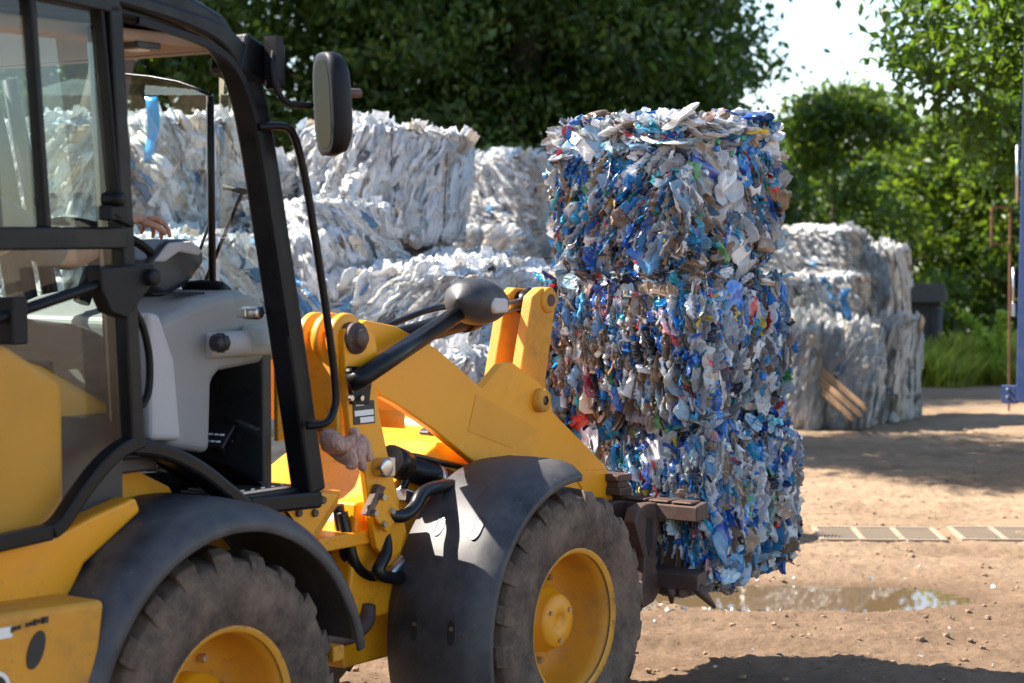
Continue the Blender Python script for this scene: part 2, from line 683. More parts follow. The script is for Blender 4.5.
def build_ground():
    xs = axis_lines(-2.2, 5.2, .026, 900)
    ys = axis_lines(8.2, 17.5, .032, 900)
    X, Y = np.meshgrid(xs, ys)
    Z = ground_h(X, Y)
    V = np.stack([X, Y, Z], -1).reshape(-1, 3)
    nx, ny = len(xs), len(ys)
    i = np.arange((ny - 1) * (nx - 1))
    r, c = i // (nx - 1), i % (nx - 1)
    a = r * nx + c
    Fq = np.stack([a, a + 1, a + nx + 1, a + nx], -1)
    t = NT('dirt')
    co = t.coord()
    big = t.noise(.55, 6, .6, co)
    mid = t.noise(2.6, 8, .7, co)
    fine = t.noise(26, 9, .75, co)
    grit = t.noise(90, 4, .7, co)
    track = t.noise(1, 4, .6, t.mapping((.5, 2.4, 1), co, (0, 0, math.radians(-8))))
    c = t.mix(t.ramp(big, [(.38, 0.0), (.62, 1.0)]), (.265, .178, .108), (.37, .262, .168))
    c = t.mix(t.ramp(track, [(.42, 0.0), (.7, .8)]), c, (.42, .29, .19))
    c = t.mix(t.ramp(mid, [(.52, 0.0), (.72, .8)]), c, (.175, .095, .052))
    c = t.mix(t.ramp(fine, [(.30, .75), (.46, 0.0)]), c, (.11, .062, .036))
    c = t.mix(t.ramp(grit, [(.66, 0.0), (.76, .5)]), c, (.46, .36, .26))
    # churned, damper soil on the loader's track this side of the drains
    sy = t.n('SeparateXYZ')
    t.l(co, sy.inputs[0])
    jit = t.n('Math', _operation='MULTIPLY_ADD')
    t.l(t.noise(.7, 6, .65, co), jit.inputs[0])
    jit.inputs[1].default_value = 5.0
    t.l(sy.outputs[1], jit.inputs[2])
    md = t.n('MapRange')
    md.inputs[1].default_value, md.inputs[2].default_value = 13.6, 16.4
    md.inputs[3].default_value, md.inputs[4].default_value = .85, 0
    t.l(jit.outputs[0], md.inputs[0])
    damp = t.mix(t.ramp(mid, [(.35, 0.0), (.65, 1.0)]), (.135, .080, .046), (.235, .148, .088))
    damp = t.mix(t.ramp(fine, [(.34, .8), (.48, 0.0)]), damp, (.08, .048, .03))
    c = t.mix(md.outputs[0], c, damp)
    # wet mud in the hollow: it lies where the ground is low
    sepz = t.n('SeparateXYZ')
    t.l(co, sepz.inputs[0])
    mr = t.n('MapRange')
    mr.inputs[1].default_value, mr.inputs[2].default_value = -.045, -.016
    mr.inputs[3].default_value, mr.inputs[4].default_value = 1, 0
    t.l(sepz.outputs[2], mr.inputs[0])
    c = t.mix(mr.outputs[0], c, (.13, .075, .04))
    rg = t.mix(mr.outputs[0], (.92, .92, .92), (.4, .4, .4))
    h = t.bump(grit, .4, .008, t.bump(fine, .8, .03, t.bump(mid, .5, .04)))
    M['dirt'] = t.end(t.pbr(c, rg, 0, h, .25))
    o = link_mesh('ground', np_mesh('ground', V, Fq, M['dirt']))
    tag(o, 'rough sandy brown dirt yard', None, None, 'structure')
    # water
    t = NT('muddy_water')
    rip = t.noise(7, 3, .5)
    p = t.pbr((.13, .085, .045), .015, 0, t.bump(rip, .012, .01), .65)
    me = MB()
    n = 40
    ring = [(PUD[0] + 1.5 * math.cos(2 * PI * k / n), PUD[1] + .85 * math.sin(2 * PI * k / n), 0) for k in range(n)]
    me.add(ring, [list(range(n))])
    o = me.build('puddle', t.end(p))
    o.location.z = -.036
    tag(o, 'shallow muddy puddle reflecting the sky', None, None, 'structure')


build_ground()


def gz(x, y): return float(ground_h(np.array([x]), np.array([y]))[0])


# ------------------------------------------------------------------ piece library for crushed plastic
def grid_faces(nu, nv, wrap=True):
    """nv rings of nu points"""
    fs = []
    for j in range(nv - 1):
        for i in range(nu if wrap else nu - 1):
            k = (i + 1) % nu
            fs.append((j * nu + i, j * nu + k, (j + 1) * nu + k, (j + 1) * nu + i))
    return np.array(fs)


def t_bottle(rng, nseg=12, nring=20):
    """crushed bottle, long axis z, 1 unit long, flattened along y"""
    prof_z = np.linspace(0, 1, nring)
    r = np.interp(prof_z, [0, .03, .1, .62, .8, .88, .9, 1], [.02, .13, .155, .155, .09, .05, .052, .05])
    r = r * (1 + .03 * np.sin(prof_z * rng.uniform(38, 60)) * (prof_z > .12) * (prof_z < .7))
    a = np.linspace(0, 2 * PI, nseg, endpoint=False)
    V = np.stack([np.outer(r, np.cos(a)), np.outer(r, np.sin(a)), np.repeat(prof_z[:, None], nseg, 1)], -1).reshape(-1, 3)
    fl = rng.uniform(.10, .42)
    s = rng.uniform(0, 50)
    dent = pn(np.stack([V[:, 0] * 3, V[:, 1] * 0, V[:, 2] * 4], -1) + s)
    V[:, 1] *= fl * (1 + .6 * dent)
    V[:, 0] *= 1 + .35 * (1 - fl)
    for k in range(5):
        d = rng.normal(size=3)
        d /= np.linalg.norm(d)
        f = rng.uniform(2.5, 9)
        tri = np.abs(((V @ d * f + rng.random()) % 1) - .5) * 4 - 1
        o = rng.normal(size=3)
        o /= np.linalg.norm(o)
        o[2] *= .4
        V = V + o * (tri * rng.uniform(.06, .16) / f)[:, None]
    amp = .02
    for k in range(3):
        V[:, k] += amp * pn(V * 7 + s + 31 * k)
    V[:, 1] += rng.uniform(-.25, .25) * (V[:, 2] - .5) ** 2
    V[:, 2] -= .5
    return V, grid_faces(nseg, nring)


def t_sheet(rng, n=9, square=False):
    u = np.linspace(-.5, .5, n)
    X, Z = np.meshgrid(u, u)
    rr = np.sqrt(X * X + Z * Z) + 1e-9
    k = .5 * np.maximum(np.abs(X), np.abs(Z)) / .5
    mixk = 0 if square else rng.uniform(.45, .9)
    X, Z = X * (1 - mixk) + mixk * X / rr * k * 1.08, Z * (1 - mixk) + mixk * Z / rr * k * 1.08
    P = np.stack([X, np.zeros_like(X), Z], -1).reshape(-1, 3)
    P[:, 1] += (0 if square else rng.uniform(.3, 1.1)) * P[:, 0] ** 2
    s = rng.uniform(0, 90)
    an = rng.uniform(0, PI)
    q = P[:, 0] * math.cos(an) + P[:, 2] * math.sin(an)
    P[:, 1] += .16 * (np.abs(((q * rng.uniform(2, 4) + s) % 1) - .5) * 2 - .5)
    P[:, 1] += .13 * (1 - 2 * np.abs(pn(P * 2.6 + s))) + .05 * pn(P * 6 + s)
    P[:, 0] += .05 * pn(P * 3 + s + 9)
    P[:, 2] += .05 * pn(P * 3 + s + 29)
    return P, grid_faces(n, n, False)


def t_cup(rng, n=12, m=6):
    """bottle end: a petalled base pointing to -y"""
    a = np.linspace(0, 2 * PI, n, endpoint=False)
    vs = []
    for r, h in zip([.1, .3, .45, .5, .5, .48], [-.12, -.22, -.12, .08, .4, .9]):
        rr = r * (1 + .10 * np.cos(5 * a) * (h < .1))
        vs.append(np.stack([rr * np.cos(a), np.full(n, h), rr * np.sin(a)], -1))
    V = np.concatenate(vs)
    s = rng.uniform(0, 50)
    V[:, 2] *= rng.uniform(.55, 1)
    for k in range(3): V[:, k] += .12 * pn(V * 2 + s + 13 * k)
    return V, grid_faces(n, m)


def t_cap(rng, n=10):
    a = np.linspace(0, 2 * PI, n, endpoint=False)
    vs = [np.stack([r * np.cos(a), np.full(n, h), r * np.sin(a)], -1) for r, h in ((.02, -.35), (.44, -.35), (.5, -.28), (.5, .35))]
    return np.concatenate(vs), grid_faces(n, 4)


def rot_from(X, Y, Z):
    return np.stack([X, Y, Z], -1)        # columns


def unit(v): return v / (np.linalg.norm(v) + 1e-9)


PAL = dict(
    clear=[(.46, .47, .50), (.36, .38, .41), (.52, .50, .47), (.24, .26, .29), (.62, .63, .65)],
    pale=[(.30, .46, .62), (.20, .38, .60), (.40, .54, .62)],
    sky=[(.04, .30, .58), (.02, .24, .55), (.08, .38, .62), (.01, .33, .56)],
    blue=[(.006, .085, .38), (.006, .05, .22), (.008, .12, .48), (.012, .18, .55)],
    navy=[(.008, .016, .05), (.012, .02, .045), (.014, .014, .016)],
    tan=[(.22, .145, .09), (.28, .19, .125), (.17, .105, .07), (.32, .23, .16)],
    white=[(.80, .80, .80), (.74, .75, .77)],
    green=[(.02, .25, .09), (.10, .36, .14), (.01, .16, .08)],
    red=[(.50, .025, .03), (.60, .05, .05), (.34, .015, .03)],
    yellow=[(.75, .48, .03), (.8, .60, .08)],
    teal=[(.05, .45, .55), (.03, .35, .42)],
    pink=[(.72, .36, .42), (.55, .25, .34)],
)


def pick(rng, weights):
    ks = list(weights)
    p = np.array([weights[k] for k in ks], float)
    k = ks[rng.choice(len(ks), p=p / p.sum())]
    c = np.array(PAL[k][rng.integers(len(PAL[k]))])
    return np.clip(c * rng.uniform(.75, 1.2), 0, .85), k


_r = np.random.default_rng(21)
TB = [t_bottle(_r) for _ in range(28)]
TS = [t_sheet(_r) for _ in range(24)]
TSF = [t_sheet(_r, 11, True) for _ in range(24)]


def t_strip(rng, m=18):
    """long folded strip: 5 points across, folded lengthwise, ends tapering"""
    z = np.linspace(-.5, .5, m)
    fold = np.array([rng.uniform(-.5, .1), rng.uniform(.0, .9), rng.uniform(-.4, .4), rng.uniform(.1, .9), rng.uniform(-.5, .1)])
    xs = np.array([-.5, -.22, 0.02, .26, .5])
    V = []
    s = rng.uniform(0, 90)
    for k, zz in enumerate(z):
        tp = min(1, (.5 - abs(zz)) * rng.uniform(4, 7) + .3)
        sway = .5 * pn(np.array([[zz * 2.2, s, 0]]))[0]
        wob = .35 * pn(np.array([[zz * 5, s, 7]]))[0]
        for x, f in zip(xs, fold):
            V.append((x * tp + sway, f * tp * (1 + wob) + .6 * (.25 - zz * zz) + .25 * pn(np.array([[zz * 7, x * 3, s]]))[0], zz))
    return np.array(V), grid_faces(5, m, False)


TST = [t_strip(_r) for _ in range(40)]
TCU = [t_cup(_r) for _ in range(10)]
TCA = [t_cap(_r) for _ in range(3)]


class Pile:
    """gathers transformed pieces into arrays"""
    def __init__(self): self.V, self.F, self.C, self.MI, self.n = [], [], [], [], 0

    def put(self, tmpl, R, scale, loc, col, mi, band=None, end=None):
        V, F = tmpl
        W = (V * scale) @ R.T + loc
        self.V.append(W)
        self.F.append(F + self.n)
        C = np.repeat(col[None], len(V), 0)
        if band is not None: C[12 * 7:12 * 12] = band
        if end is not None: C[-24:] = end
        self.C.append(C)
        self.MI.append(np.full(len(F), mi))
        self.n += len(V)

    def mesh(self, name, mats, smooth=True):
        return np_mesh(name, np.concatenate(self.V), np.concatenate(self.F), mats, np.concatenate(self.MI), smooth, np.concatenate(self.C))


W_EDGE = dict(clear=34, pale=11, sky=13, blue=14, navy=8, tan=11, white=12, green=.9, red=.8, yellow=.4, teal=1.2, pink=.6)
W_EDGE2 = dict(clear=24, pale=6, sky=9, blue=13, navy=9, tan=36, white=9, green=1, red=1.2, yellow=.6, teal=1.2, pink=.8)
W_FLAT = dict(clear=46, pale=10, sky=10, blue=7, navy=4, tan=19, white=7, green=1.2, red=.7, yellow=.2, teal=1.5)
W_LAB = dict(white=26, blue=28, sky=18, red=7, green=5, navy=8, teal=5, yellow=2)
W_CAP = dict(white=16, blue=26, sky=20, red=7, green=5, yellow=4, teal=9, navy=3, pink=3)


def pet_bale_mesh(seed, L, Wd, H, we, white=False):
    """L along x (depth), Wd along y, H along z; origin at bottom centre"""
    rng = np.random.default_rng(seed)
    P = Pile()
    hx, hy, hz = L / 2, Wd / 2, H / 2
    C = np.array([0, 0, hz])
    ex, ey, ez = np.eye(3)
    faces = [  # normal, t, b, ht, hb, hn, kind, density
        (-ex, ey, ez, hy, hz, hx, 'edge', 1.0),
        (-ey, ex, ez, hx, hz, hy, 'flat', 1.0),
        (ez, ex, ey, hx, hy, hz, 'top', .8),
        (ex, ey, ez, hy, hz, hx, 'edge', .35),
        (ey, ex, ez, hx, hz, hy, 'flat', .45),
        (-ez, ex, ey, hx, hy, hz, 'top', .3)]
    lean = [.10, -.42, .18][seed % 3] + rng.uniform(-.1, .1)
    s0 = rng.uniform(0, 60)
    for n, t, b, ht, hb, hn, kind, dens in faces:
        area = 4 * ht * hb
        def spot(deep_lo, deep_hi):
            u, v = rng.uniform(-ht, ht), rng.uniform(-hb, hb)
            # rounded edges of the pressed block and a lumpy face
            e = max(abs(u) / ht, abs(v) / hb)
            edge = max(0, e - .86) / .14
            lump = .030 * pn(np.array([[u * 6 + s0, v * 6, s0 + hn * 9]]))[0]
            belly = .135 * abs(v / hb) ** 4 if kind != 'top' else 0
            d = hn + rng.uniform(deep_lo, deep_hi) - .085 * edge ** 1.6 + lump - belly + .025 * pn(np.array([[u * 2.6 + s0 + 7, v * 2.6, hn + s0]]))[0]
            return C + t * u + b * v + n * d, u, v
        if kind == 'edge':
            N1, N2, N3, N4, N5 = 1500, 40, 30, 360, 140
        elif kind == 'flat':
            N1, N2, N3, N4, N5 = 700, 250, 50, 170, 90
        else:
            N1, N2, N3, N4, N5 = 330, 420, 330, 40, 30
        sc = area / .54 * dens
        wts = W_FLAT if kind == 'flat' else we
        # bottles seen edge-on (folded layers)
        for k in range(int(N1 * sc)):
            p, u, v = spot(-.085, .008)
            sway = lean + .55 * pn(np.array([[u * 2.2 + s0, v * 2.2, 3.3 + s0]]))[0]
            Z = unit(b * math.cos(sway) + t * math.sin(sway) + n * rng.normal(0, .28) + t * rng.normal(0, .16))
            Y = unit(t + n * rng.normal(0, .35) + b * rng.normal(0, .2))
            Y = unit(Y - Z * Y.dot(Z))
            X = np.cross(Y, Z)
            col, key = pick(rng, wts)
            ln = rng.uniform(.07, .20) * (.5 if abs(v / hb) > .72 else 1)
            if rng.random() < .13:
                P.put(TS[rng.integers(len(TS))], rot_from(X, Y, Z), np.array([.05 + .05 * rng.random(), .035 + .05 * rng.random(), ln]), p, col, 0 if key in ('clear', 'pale') or rng.random() < .3 else 1)
            else:
                P.put(TB[rng.integers(len(TB))], rot_from(X, Y, Z), np.array([.27, .17, 1]) * np.array([rng.uniform(.8, 1.3), rng.uniform(.6, 1.25), 0]) + np.array([0, 0, ln]), p, col, 0 if key in ('clear', 'pale', 'sky') and rng.random() < .8 else 1, pick(rng, W_LAB)[0] if rng.random() < .22 else None, pick(rng, W_CAP)[0] if rng.random() < .6 else None)
        # flattened pieces lying on the face
        for k in range(int(N2 * sc)):
            p, u, v = spot(-.07, .014)
            if kind == 'top':
                if not (white and n[2] > 0) and max(abs(u) / ht, abs(v) / hb) > .80: continue
                p = p + n * (rng.uniform(0, .02) if white else -.03)
            an = rng.normal(PI / 2, .75) if kind != 'top' else rng.uniform(0, PI)
            Z = unit(t * math.cos(an) + b * math.sin(an) + n * rng.normal(0, .22))
            Y = unit(n + t * rng.normal(0, .38) + b * rng.normal(0, .3))
            Y = unit(Y - Z * Y.dot(Z))
            X = np.cross(Y, Z)
            col, key = pick(rng, wts if kind != 'top' else we)
            if kind == 'top' and white and n[2] > 0 and rng.random() < .45: col = np.array((.74, .74, .73)) * rng.uniform(.8, 1.1)
            if rng.random() < .24:
                sz = rng.uniform(.05, .13) if kind != 'edge' else rng.uniform(.035, .09)
                P.put(TS[rng.integers(len(TS))], rot_from(X, Y, Z), np.array([sz * rng.uniform(.5, 1.), sz * rng.uniform(.5, 1.1), sz * 1.2]), p, col, 0 if rng.random() < .55 else 1)
            else:
                ln = (rng.uniform(.13, .28) if kind != 'edge' else rng.uniform(.07, .15)) * (.55 if kind != 'top' and abs(v / hb) > .6 else 1)
                wd = rng.uniform(.22, .36) * (ln / .2) ** .5
                P.put(TB[rng.integers(len(TB))], rot_from(X, Y, Z), np.array([wd, wd * .8, ln]), p, col, 0 if key in ('clear', 'pale', 'sky') and rng.random() < .85 else 1, pick(rng, W_LAB)[0] if rng.random() < .4 else None, pick(rng, W_CAP)[0] if rng.random() < .7 else None)
        # small shreds
        for k in range(int(N3 * sc)):
            p, u, v = spot(-.02, .016)
            A = rng.normal(size=(3, 3))
            Q, _ = np.linalg.qr(A)
            col, key = pick(rng, wts)
            sz = rng.uniform(.018, .05)
            P.put(TS[rng.integers(len(TS))], Q, np.array([sz * rng.uniform(.4, 1), sz, sz * rng.uniform(.8, 1.8)]), p, col, 1 if rng.random() < .65 else 0)
        # bottle ends
        for k in range(int(N4 * sc)):
            p, u, v = spot(-.012, .012)
            Y = unit(-n + t * rng.normal(0, .5) + b * rng.normal(0, .5))
            A = unit(rng.normal(size=3))
            X = unit(A - Y * A.dot(Y))
            Z = np.cross(X, Y)
            col, key = pick(rng, wts)
            sz = rng.uniform(.024, .052)
            P.put(TCU[rng.integers(len(TCU))], rot_from(X, Y, Z), np.array([sz, sz * .9, sz]), p, col, 0 if rng.random() < .6 else 1)
        # caps
        for k in range(int(N5 * sc)):
            p, u, v = spot(-.002, .016)
            Y = unit(-n + t * rng.normal(0, .6) + b * rng.normal(0, .6))
            A = unit(rng.normal(size=3))
            X = unit(A - Y * A.dot(Y))
            Z = np.cross(X, Y)
            col, key = pick(rng, W_CAP)
            sz = rng.uniform(.020, .030)
            P.put(TCA[rng.integers(len(TCA))], rot_from(X, Y, Z), np.array([sz, sz * .6, sz]), p, col, 1)
    # ragged shreds standing up along the upper rim
    for k in range(int((190 if white else 45) * L / .8)):
        u = rng.uniform(-hx, hx)
        v = rng.uniform(-hy, hy)
        if rng.random() < .75:
            if rng.random() < .5: v = -hy + rng.uniform(-.01, .08)
            else: u = -hx + rng.uniform(-.01, .08)
        Z = unit(np.array([rng.normal(0, .8), rng.normal(0, .8), rng.uniform(.15, .7)]))
        Y = unit(rng.normal(size=3))
        Y = unit(Y - Z * Y.dot(Z))
        X = np.cross(Y, Z)
        col, key = pick(rng, dict(white=40, clear=30, pale=12, sky=6, tan=5, blue=4) if white else we)
        ln = rng.uniform(.05, .13)
        P.put(TS[rng.integers(len(TS))], rot_from(X, Y, Z), np.array([ln * .4, ln * .5, ln]), np.array([u, v, H + rng.uniform(-.01, .03)]), col, 1)
    return P.mesh('packed_plastic', [M['pet'], M['pet_opaque']], False)


def rounded_block(L, Wd, H, n, disp=None, rnd=.10):
    """box surface as merged quads, displaced by disp(P)->amount along the outward direction"""
    hx, hy, hz = L / 2, Wd / 2, H / 2
    vs, fs, base = [], [], 0
    for ax in range(3):
        for sg in (-1, 1):
            h = (hx, hy, hz)
            a, b = [(1, 2), (0, 2), (0, 1)][ax]
            na, nb = max(2, int(2 * h[a] * n)), max(2, int(2 * h[b] * n))
            A, B = np.meshgrid(np.linspace(-1, 1, na + 1), np.linspace(-1, 1, nb + 1))
            Q = np.zeros(A.shape + (3,))
            Q[..., ax] = sg
            Q[..., a] = A
            Q[..., b] = B
            vs.append(Q.reshape(-1, 3))
            f = grid_faces(na + 1, nb + 1, False) + base
            flip = (sg < 0) != (ax == 1)
            fs.append(f[:, ::-1] if flip else f)
            base += (na + 1) * (nb + 1)
    Q = np.concatenate(vs)
    Fq = np.concatenate(fs)
    key = np.round(Q, 5)
    _, idx, inv = np.unique(key, axis=0, return_index=True, return_inverse=True)
    Q = Q[idx]
    Fq = inv.reshape(-1)[Fq]
    h = np.array([hx, hy, hz])
    P = Q * h
    r = rnd * min(h) * 2
    inner = np.clip(P, -(h - r), h - r)
    d = P - inner
    dl = np.linalg.norm(d, axis=1)[:, None]
    D = d / np.maximum(dl, 1e-9)
    flat = dl[:, 0] < 1e-6
    D[flat] = Q[flat] * (np.abs(Q[flat]) > .999)
    S = inner + D * r
    if disp is not None: S = S + disp(S, D)
    S[:, 2] += hz
    return S, Fq


def film_bale(seed, L=1.15, Wd=.85, H=.74, dens=125):
    rng = np.random.default_rng(seed)
    s = rng.uniform(0, 200)
    lay = [-.75, .55, -.35, .8, -1.05, .3][seed % 6]

    K = 15
    dirs = rng.normal(size=(K, 3))
    dirs[:, 2] *= np.where(np.arange(K) < 10, .22, .9)
    dirs /= np.linalg.norm(dirs, axis=1)[:, None]
    frq = np.concatenate([rng.uniform(3, 8, 4), rng.uniform(9, 20, 6), rng.uniform(18, 34, 5)])
    pha = rng.uniform(0, 1, K)

    def disp(S, D):
        P = S + s
        wv = np.stack([pn(P * 1.9), pn(P * 1.9 + 40), pn(P * 1.9 + 80)], -1)
        w2 = np.stack([pn(P * 5.5 + 7), pn(P * 5.5 + 47), pn(P * 5.5 + 87)], -1)
        W = P + .14 * wv + .045 * w2
        tilt = W.copy()
        tilt[:, 0] += lay * W[:, 2]
        tilt[:, 1] += lay * W[:, 2]
        lump = pn(P * 2.3 + 5)
        lump2 = pn(P * 5 + 15)
        topm = np.clip(D[:, 2], 0, 1)
        amt = .055 * lump + .030 * lump2
        for k in range(K):
            # straight sharp creases that come and go
            q = (tilt @ dirs[k]) * frq[k] + pha[k]
            tri = np.abs((q % 1) - .5) * 4 - 1
            here = np.clip(.5 + 1.4 * pn(P * 2.6 + 13 * k), 0, 1)
            amt = amt + here * tri * (.15 / frq[k])
        v5 = 1 - 2 * np.abs(pn(W * 19 + 83))
        amt = amt + .010 * v5 + topm * .03 * (1 - 2 * np.abs(pn(W * 8 + 3)))
        d = D * amt[:, None]
        d[:, :2] += .03 * wv[:, :2]
        return d
    V, Fq = rounded_block(L, Wd, H, dens, disp, .07)
    col = 1 - .5 * np.clip(pn(V * 3 + s) - .15, 0, 1)[:, None] * np.array([.25, .35, .6])
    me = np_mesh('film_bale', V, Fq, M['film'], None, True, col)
    # the outer sheets: long folded strips pressed along the faces, then crumpled flaps
    P = Pile()

    def tone():
        g = rng.uniform(.84, 1.08)
        q = rng.random()
        if q < .025: return np.array((.18, .42, .72)) * rng.uniform(.8, 1.2)
        if q < .085: return np.array((.95, .80, .64)) * g
        if q < .12: return np.array((.22, .22, .25))
        if q < .24: return np.array((.80, .91, 1.)) * g
        return np.array((g, g, g))
    for k in range(620):
        f = rng.choice(4, p=[.34, .36, .15, .15])
        n = np.array([(-1, 0, 0), (0, -1, 0), (1, 0, 0), (0, 1, 0)][f], float)
        ax = int(np.argmax(np.abs(n)))
        p = np.array([rng.uniform(-.5, .5) * L, rng.uniform(-.5, .5) * Wd, rng.uniform(.0, 1.0) * H])
        ln, wd = rng.uniform(.12, .46), rng.uniform(.025, .085) * (1.6 if rng.random() < .12 else 1)
        p[2] = np.clip(p[2], ln * .42, H - ln * .38)
        p[ax] = n[ax] * (L, Wd)[ax] / 2
        q = np.array([p * 2.1 + s])
        p += n * (.055 * pn(p[None] * 2.3 + s + 5)[0] + rng.uniform(-.03, .022))
        b = np.array((0, 0, 1.))
        t = np.cross(n, b)
        an = lay + 1.0 * pn(q)[0] + rng.normal(0, .14)
        Z = unit(b * math.cos(an) + t * math.sin(an) + n * rng.normal(0, .07))
        Y = unit(n + t * rng.normal(0, .55))
        Y = unit(Y - Z * Y.dot(Z))
        X = np.cross(Y, Z)
        P.put(TST[rng.integers(len(TST))], rot_from(X, Y, Z), np.array([wd, .05 + .4 * wd, ln]), p, tone(), 0)
    for k in range(300):
        f = rng.choice(5, p=[.12, .12, .05, .05, .66])
        n = np.array([(-1, 0, 0), (0, -1, 0), (1, 0, 0), (0, 1, 0), (0, 0, 1)][f], float)
        p = np.array([rng.uniform(-.5, .5) * L, rng.uniform(-.5, .5) * Wd, rng.uniform(.02, 1) * H])
        ax = int(np.argmax(np.abs(n)))
        p[ax] = n[ax] * (L, Wd)[ax] / 2 if ax < 2 else H
        p += n * rng.uniform(-.035, .02)
        b = np.array((0, 0, 1.)) if ax < 2 else unit(rng.normal(size=3))
        t = np.cross(n, b)
        an = rng.normal(0, .5)
        Z = unit(b * math.cos(an) + t * math.sin(an) + n * rng.normal(0, .25))
        Y = unit(n + rng.normal(0, .35, 3))
        Y = unit(Y - Z * Y.dot(Z))
        X = np.cross(Y, Z)
        sz = .05 + .14 * rng.random() ** 1.6
        P.put(TSF[rng.integers(len(TSF))], rot_from(X, Y, Z), np.array([sz * rng.uniform(.45, .9), sz * rng.uniform(.5, .9), sz * 1.4]), p, tone(), 0)
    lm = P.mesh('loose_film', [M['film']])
    return me, lm


FILM = [film_bale(100 + k) for k in range(6)]


def wire_loop(Lx, Hz, y, r=.004, mat=None):
    e = .012
    pts = [(-Lx / 2 - e, y, .03), (-Lx / 2 - e, y, Hz - .03), (-Lx / 2 + .03, y, Hz + e), (Lx / 2 - .03, y, Hz + e), (Lx / 2 + e, y, Hz - .03), (Lx / 2 + e, y, .03), (Lx / 2 - .03, y, -e), (-Lx / 2 + .03, y, -e), (-Lx / 2 - e, y, .03)]
    return MB().tube(pts, r, 5, 0, False)


def place_film(px, Y, z0, yaw, dims, var, label, group, grey=False, tilt=(0, 0), dx=0.0):
    me, lm = FILM[var % len(FILM)]
    if grey:
        if me.name + '_g' not in bpy.data.meshes:
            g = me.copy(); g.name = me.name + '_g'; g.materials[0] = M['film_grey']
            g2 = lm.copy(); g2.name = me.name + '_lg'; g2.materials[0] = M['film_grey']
        me, lm = bpy.data.meshes[me.name + '_g'], bpy.data.meshes[me.name + '_lg']
    o = link_mesh('film_bale', me)
    X = (px - 512) / F_PX * Y + dx
    o.location = (X, Y, z0)
    o.rotation_euler = (tilt[0], tilt[1], math.radians(yaw))
    o.scale = (dims[0] / 1.15, dims[1] / .85, dims[2] / .74)
    tag(o, label, 'plastic bale', group)
    l = link_mesh('loose_film', lm, o)
    l['kind'] = 'stuff'
    for y in (-.24, .24):
        wm = bpy.data.meshes.get('film_wire%d' % (y > 0))
        if wm is None:
            tmp = wire_loop(1.17, .75, y, .004).build('binding_wire', M['rust'], o)
            tmp.data.name = 'film_wire%d' % (y > 0)
        else:
            link_mesh('binding_wire', wm, o)
    return o


# ------------------------------------------------------------------ the white bales behind the loader
G1 = 'white film bales stacked behind the loader'
H_ = .69
BY = 13.9
# px, Y, layer, yaw, dims, variant, label
MAIN = [
    (70, BY + .1, 3.0, -34, (1.1, .85, .74), 0, 'topmost white film bale at the cab end of the pile, behind the upper door glass'),
    (165, BY + .35, 3.02, -44, (1.15, .9, .76), 1, 'topmost white film bale with a blue strip, seen through the cab'),
    (258, BY + .9, 2.9, -30, (.9, .9, .62), 2, 'top white bale seen either side of the black cab pillar'),
    (300, BY + 1.5, 2.80, -58, (1.0, .9, .60), 3, 'low crumpled white bale on the top layer behind the mirror'),
    (380, BY + .45, 3.0, -52, (.86, .84, .74), 4, 'square grey-sided white bale on top of the pile just clear of the mirror'),
    (322, BY - .25, 2.62, -48, (.72, .7, .46), 5, 'small dark-creased white bale sagging in front of the square top bale'),
    (440, BY + .75, 1.78, -46, (.86, .85, .70), 2, 'grey ridged bale just under the square top bale, its end facing the dark trees'),
    (60, BY - .35, 2, -36, (1.15, .85, .69), 4, 'rumpled white film bale in the third layer behind the door glass'),
    (185, BY - .4, 1.9, -52, (1.15, .95, .76), 5, 'rumpled bluish white bale seen through the cab just behind the wiper'),
    (300, BY - .3, 1.92, -28, (.95, .85, .74), 1, 'crumpled white bale with beige film right behind the handrail'),
    (425, BY - .65, 1.72, -30, (1.2, .85, .66), 0, 'wide ridged white bale directly above the grey work lamp'),
    (505, BY - .1, 1.75, -50, (.62, .8, .60), 3, 'narrow white bale above the tilt lever, beside the bottle bales'),
    (40, BY - 1.0, 1, -36, (1.15, .85, .69), 3, 'white film bale low behind the door of the cab'),
    (178, BY - 1.2, 1, -44, (1.15, .85, .70), 2, 'white film bale behind the windscreen just above the console'),
    (318, BY - 1.3, .93, -24, (1.15, .9, .76), 5, 'sunlit white bale behind the yellow tower pivot'),
    (446, BY - 1.1, .9, -38, (1.15, .9, .72), 4, 'sunlit white bale behind the hydraulic cylinder and yellow arm'),
    (525, BY - .5, .95, -30, (.9, .8, .70), 1, 'grey white bale low behind the yellow tilt lever'),
    (40, BY - 1.0, 0, -36, (1.15, .85, .69), 1, 'ground-layer white bale hidden low behind the cab door'),
    (178, BY - 1.2, 0, -38, (1.15, .85, .69), 0, 'ground-layer white bale behind the cab footwell'),
    (318, BY - 1.1, 0, -36, (1.15, .85, .69), 4, 'ground-layer white bale behind the yellow tower plate'),
    (440, BY - 1.0, 0, -38, (1.15, .85, .69), 3, 'ground-layer white bale behind the loader front frame'),
    (525, BY - .5, 0, -36, (.9, .8, .69), 2, 'ground-layer white bale behind the front mudguard'),
]
for px, Y, k, yaw, dims, var, label in MAIN:
    place_film(px, Y, k * H_ - .02, yaw, dims, var, label, G1, tilt=(random.uniform(-.07, .07), random.uniform(-.09, .09)) if k > .5 else (0, 0))
G2 = 'grey-white film bales further back between the pile and the bottle bales'
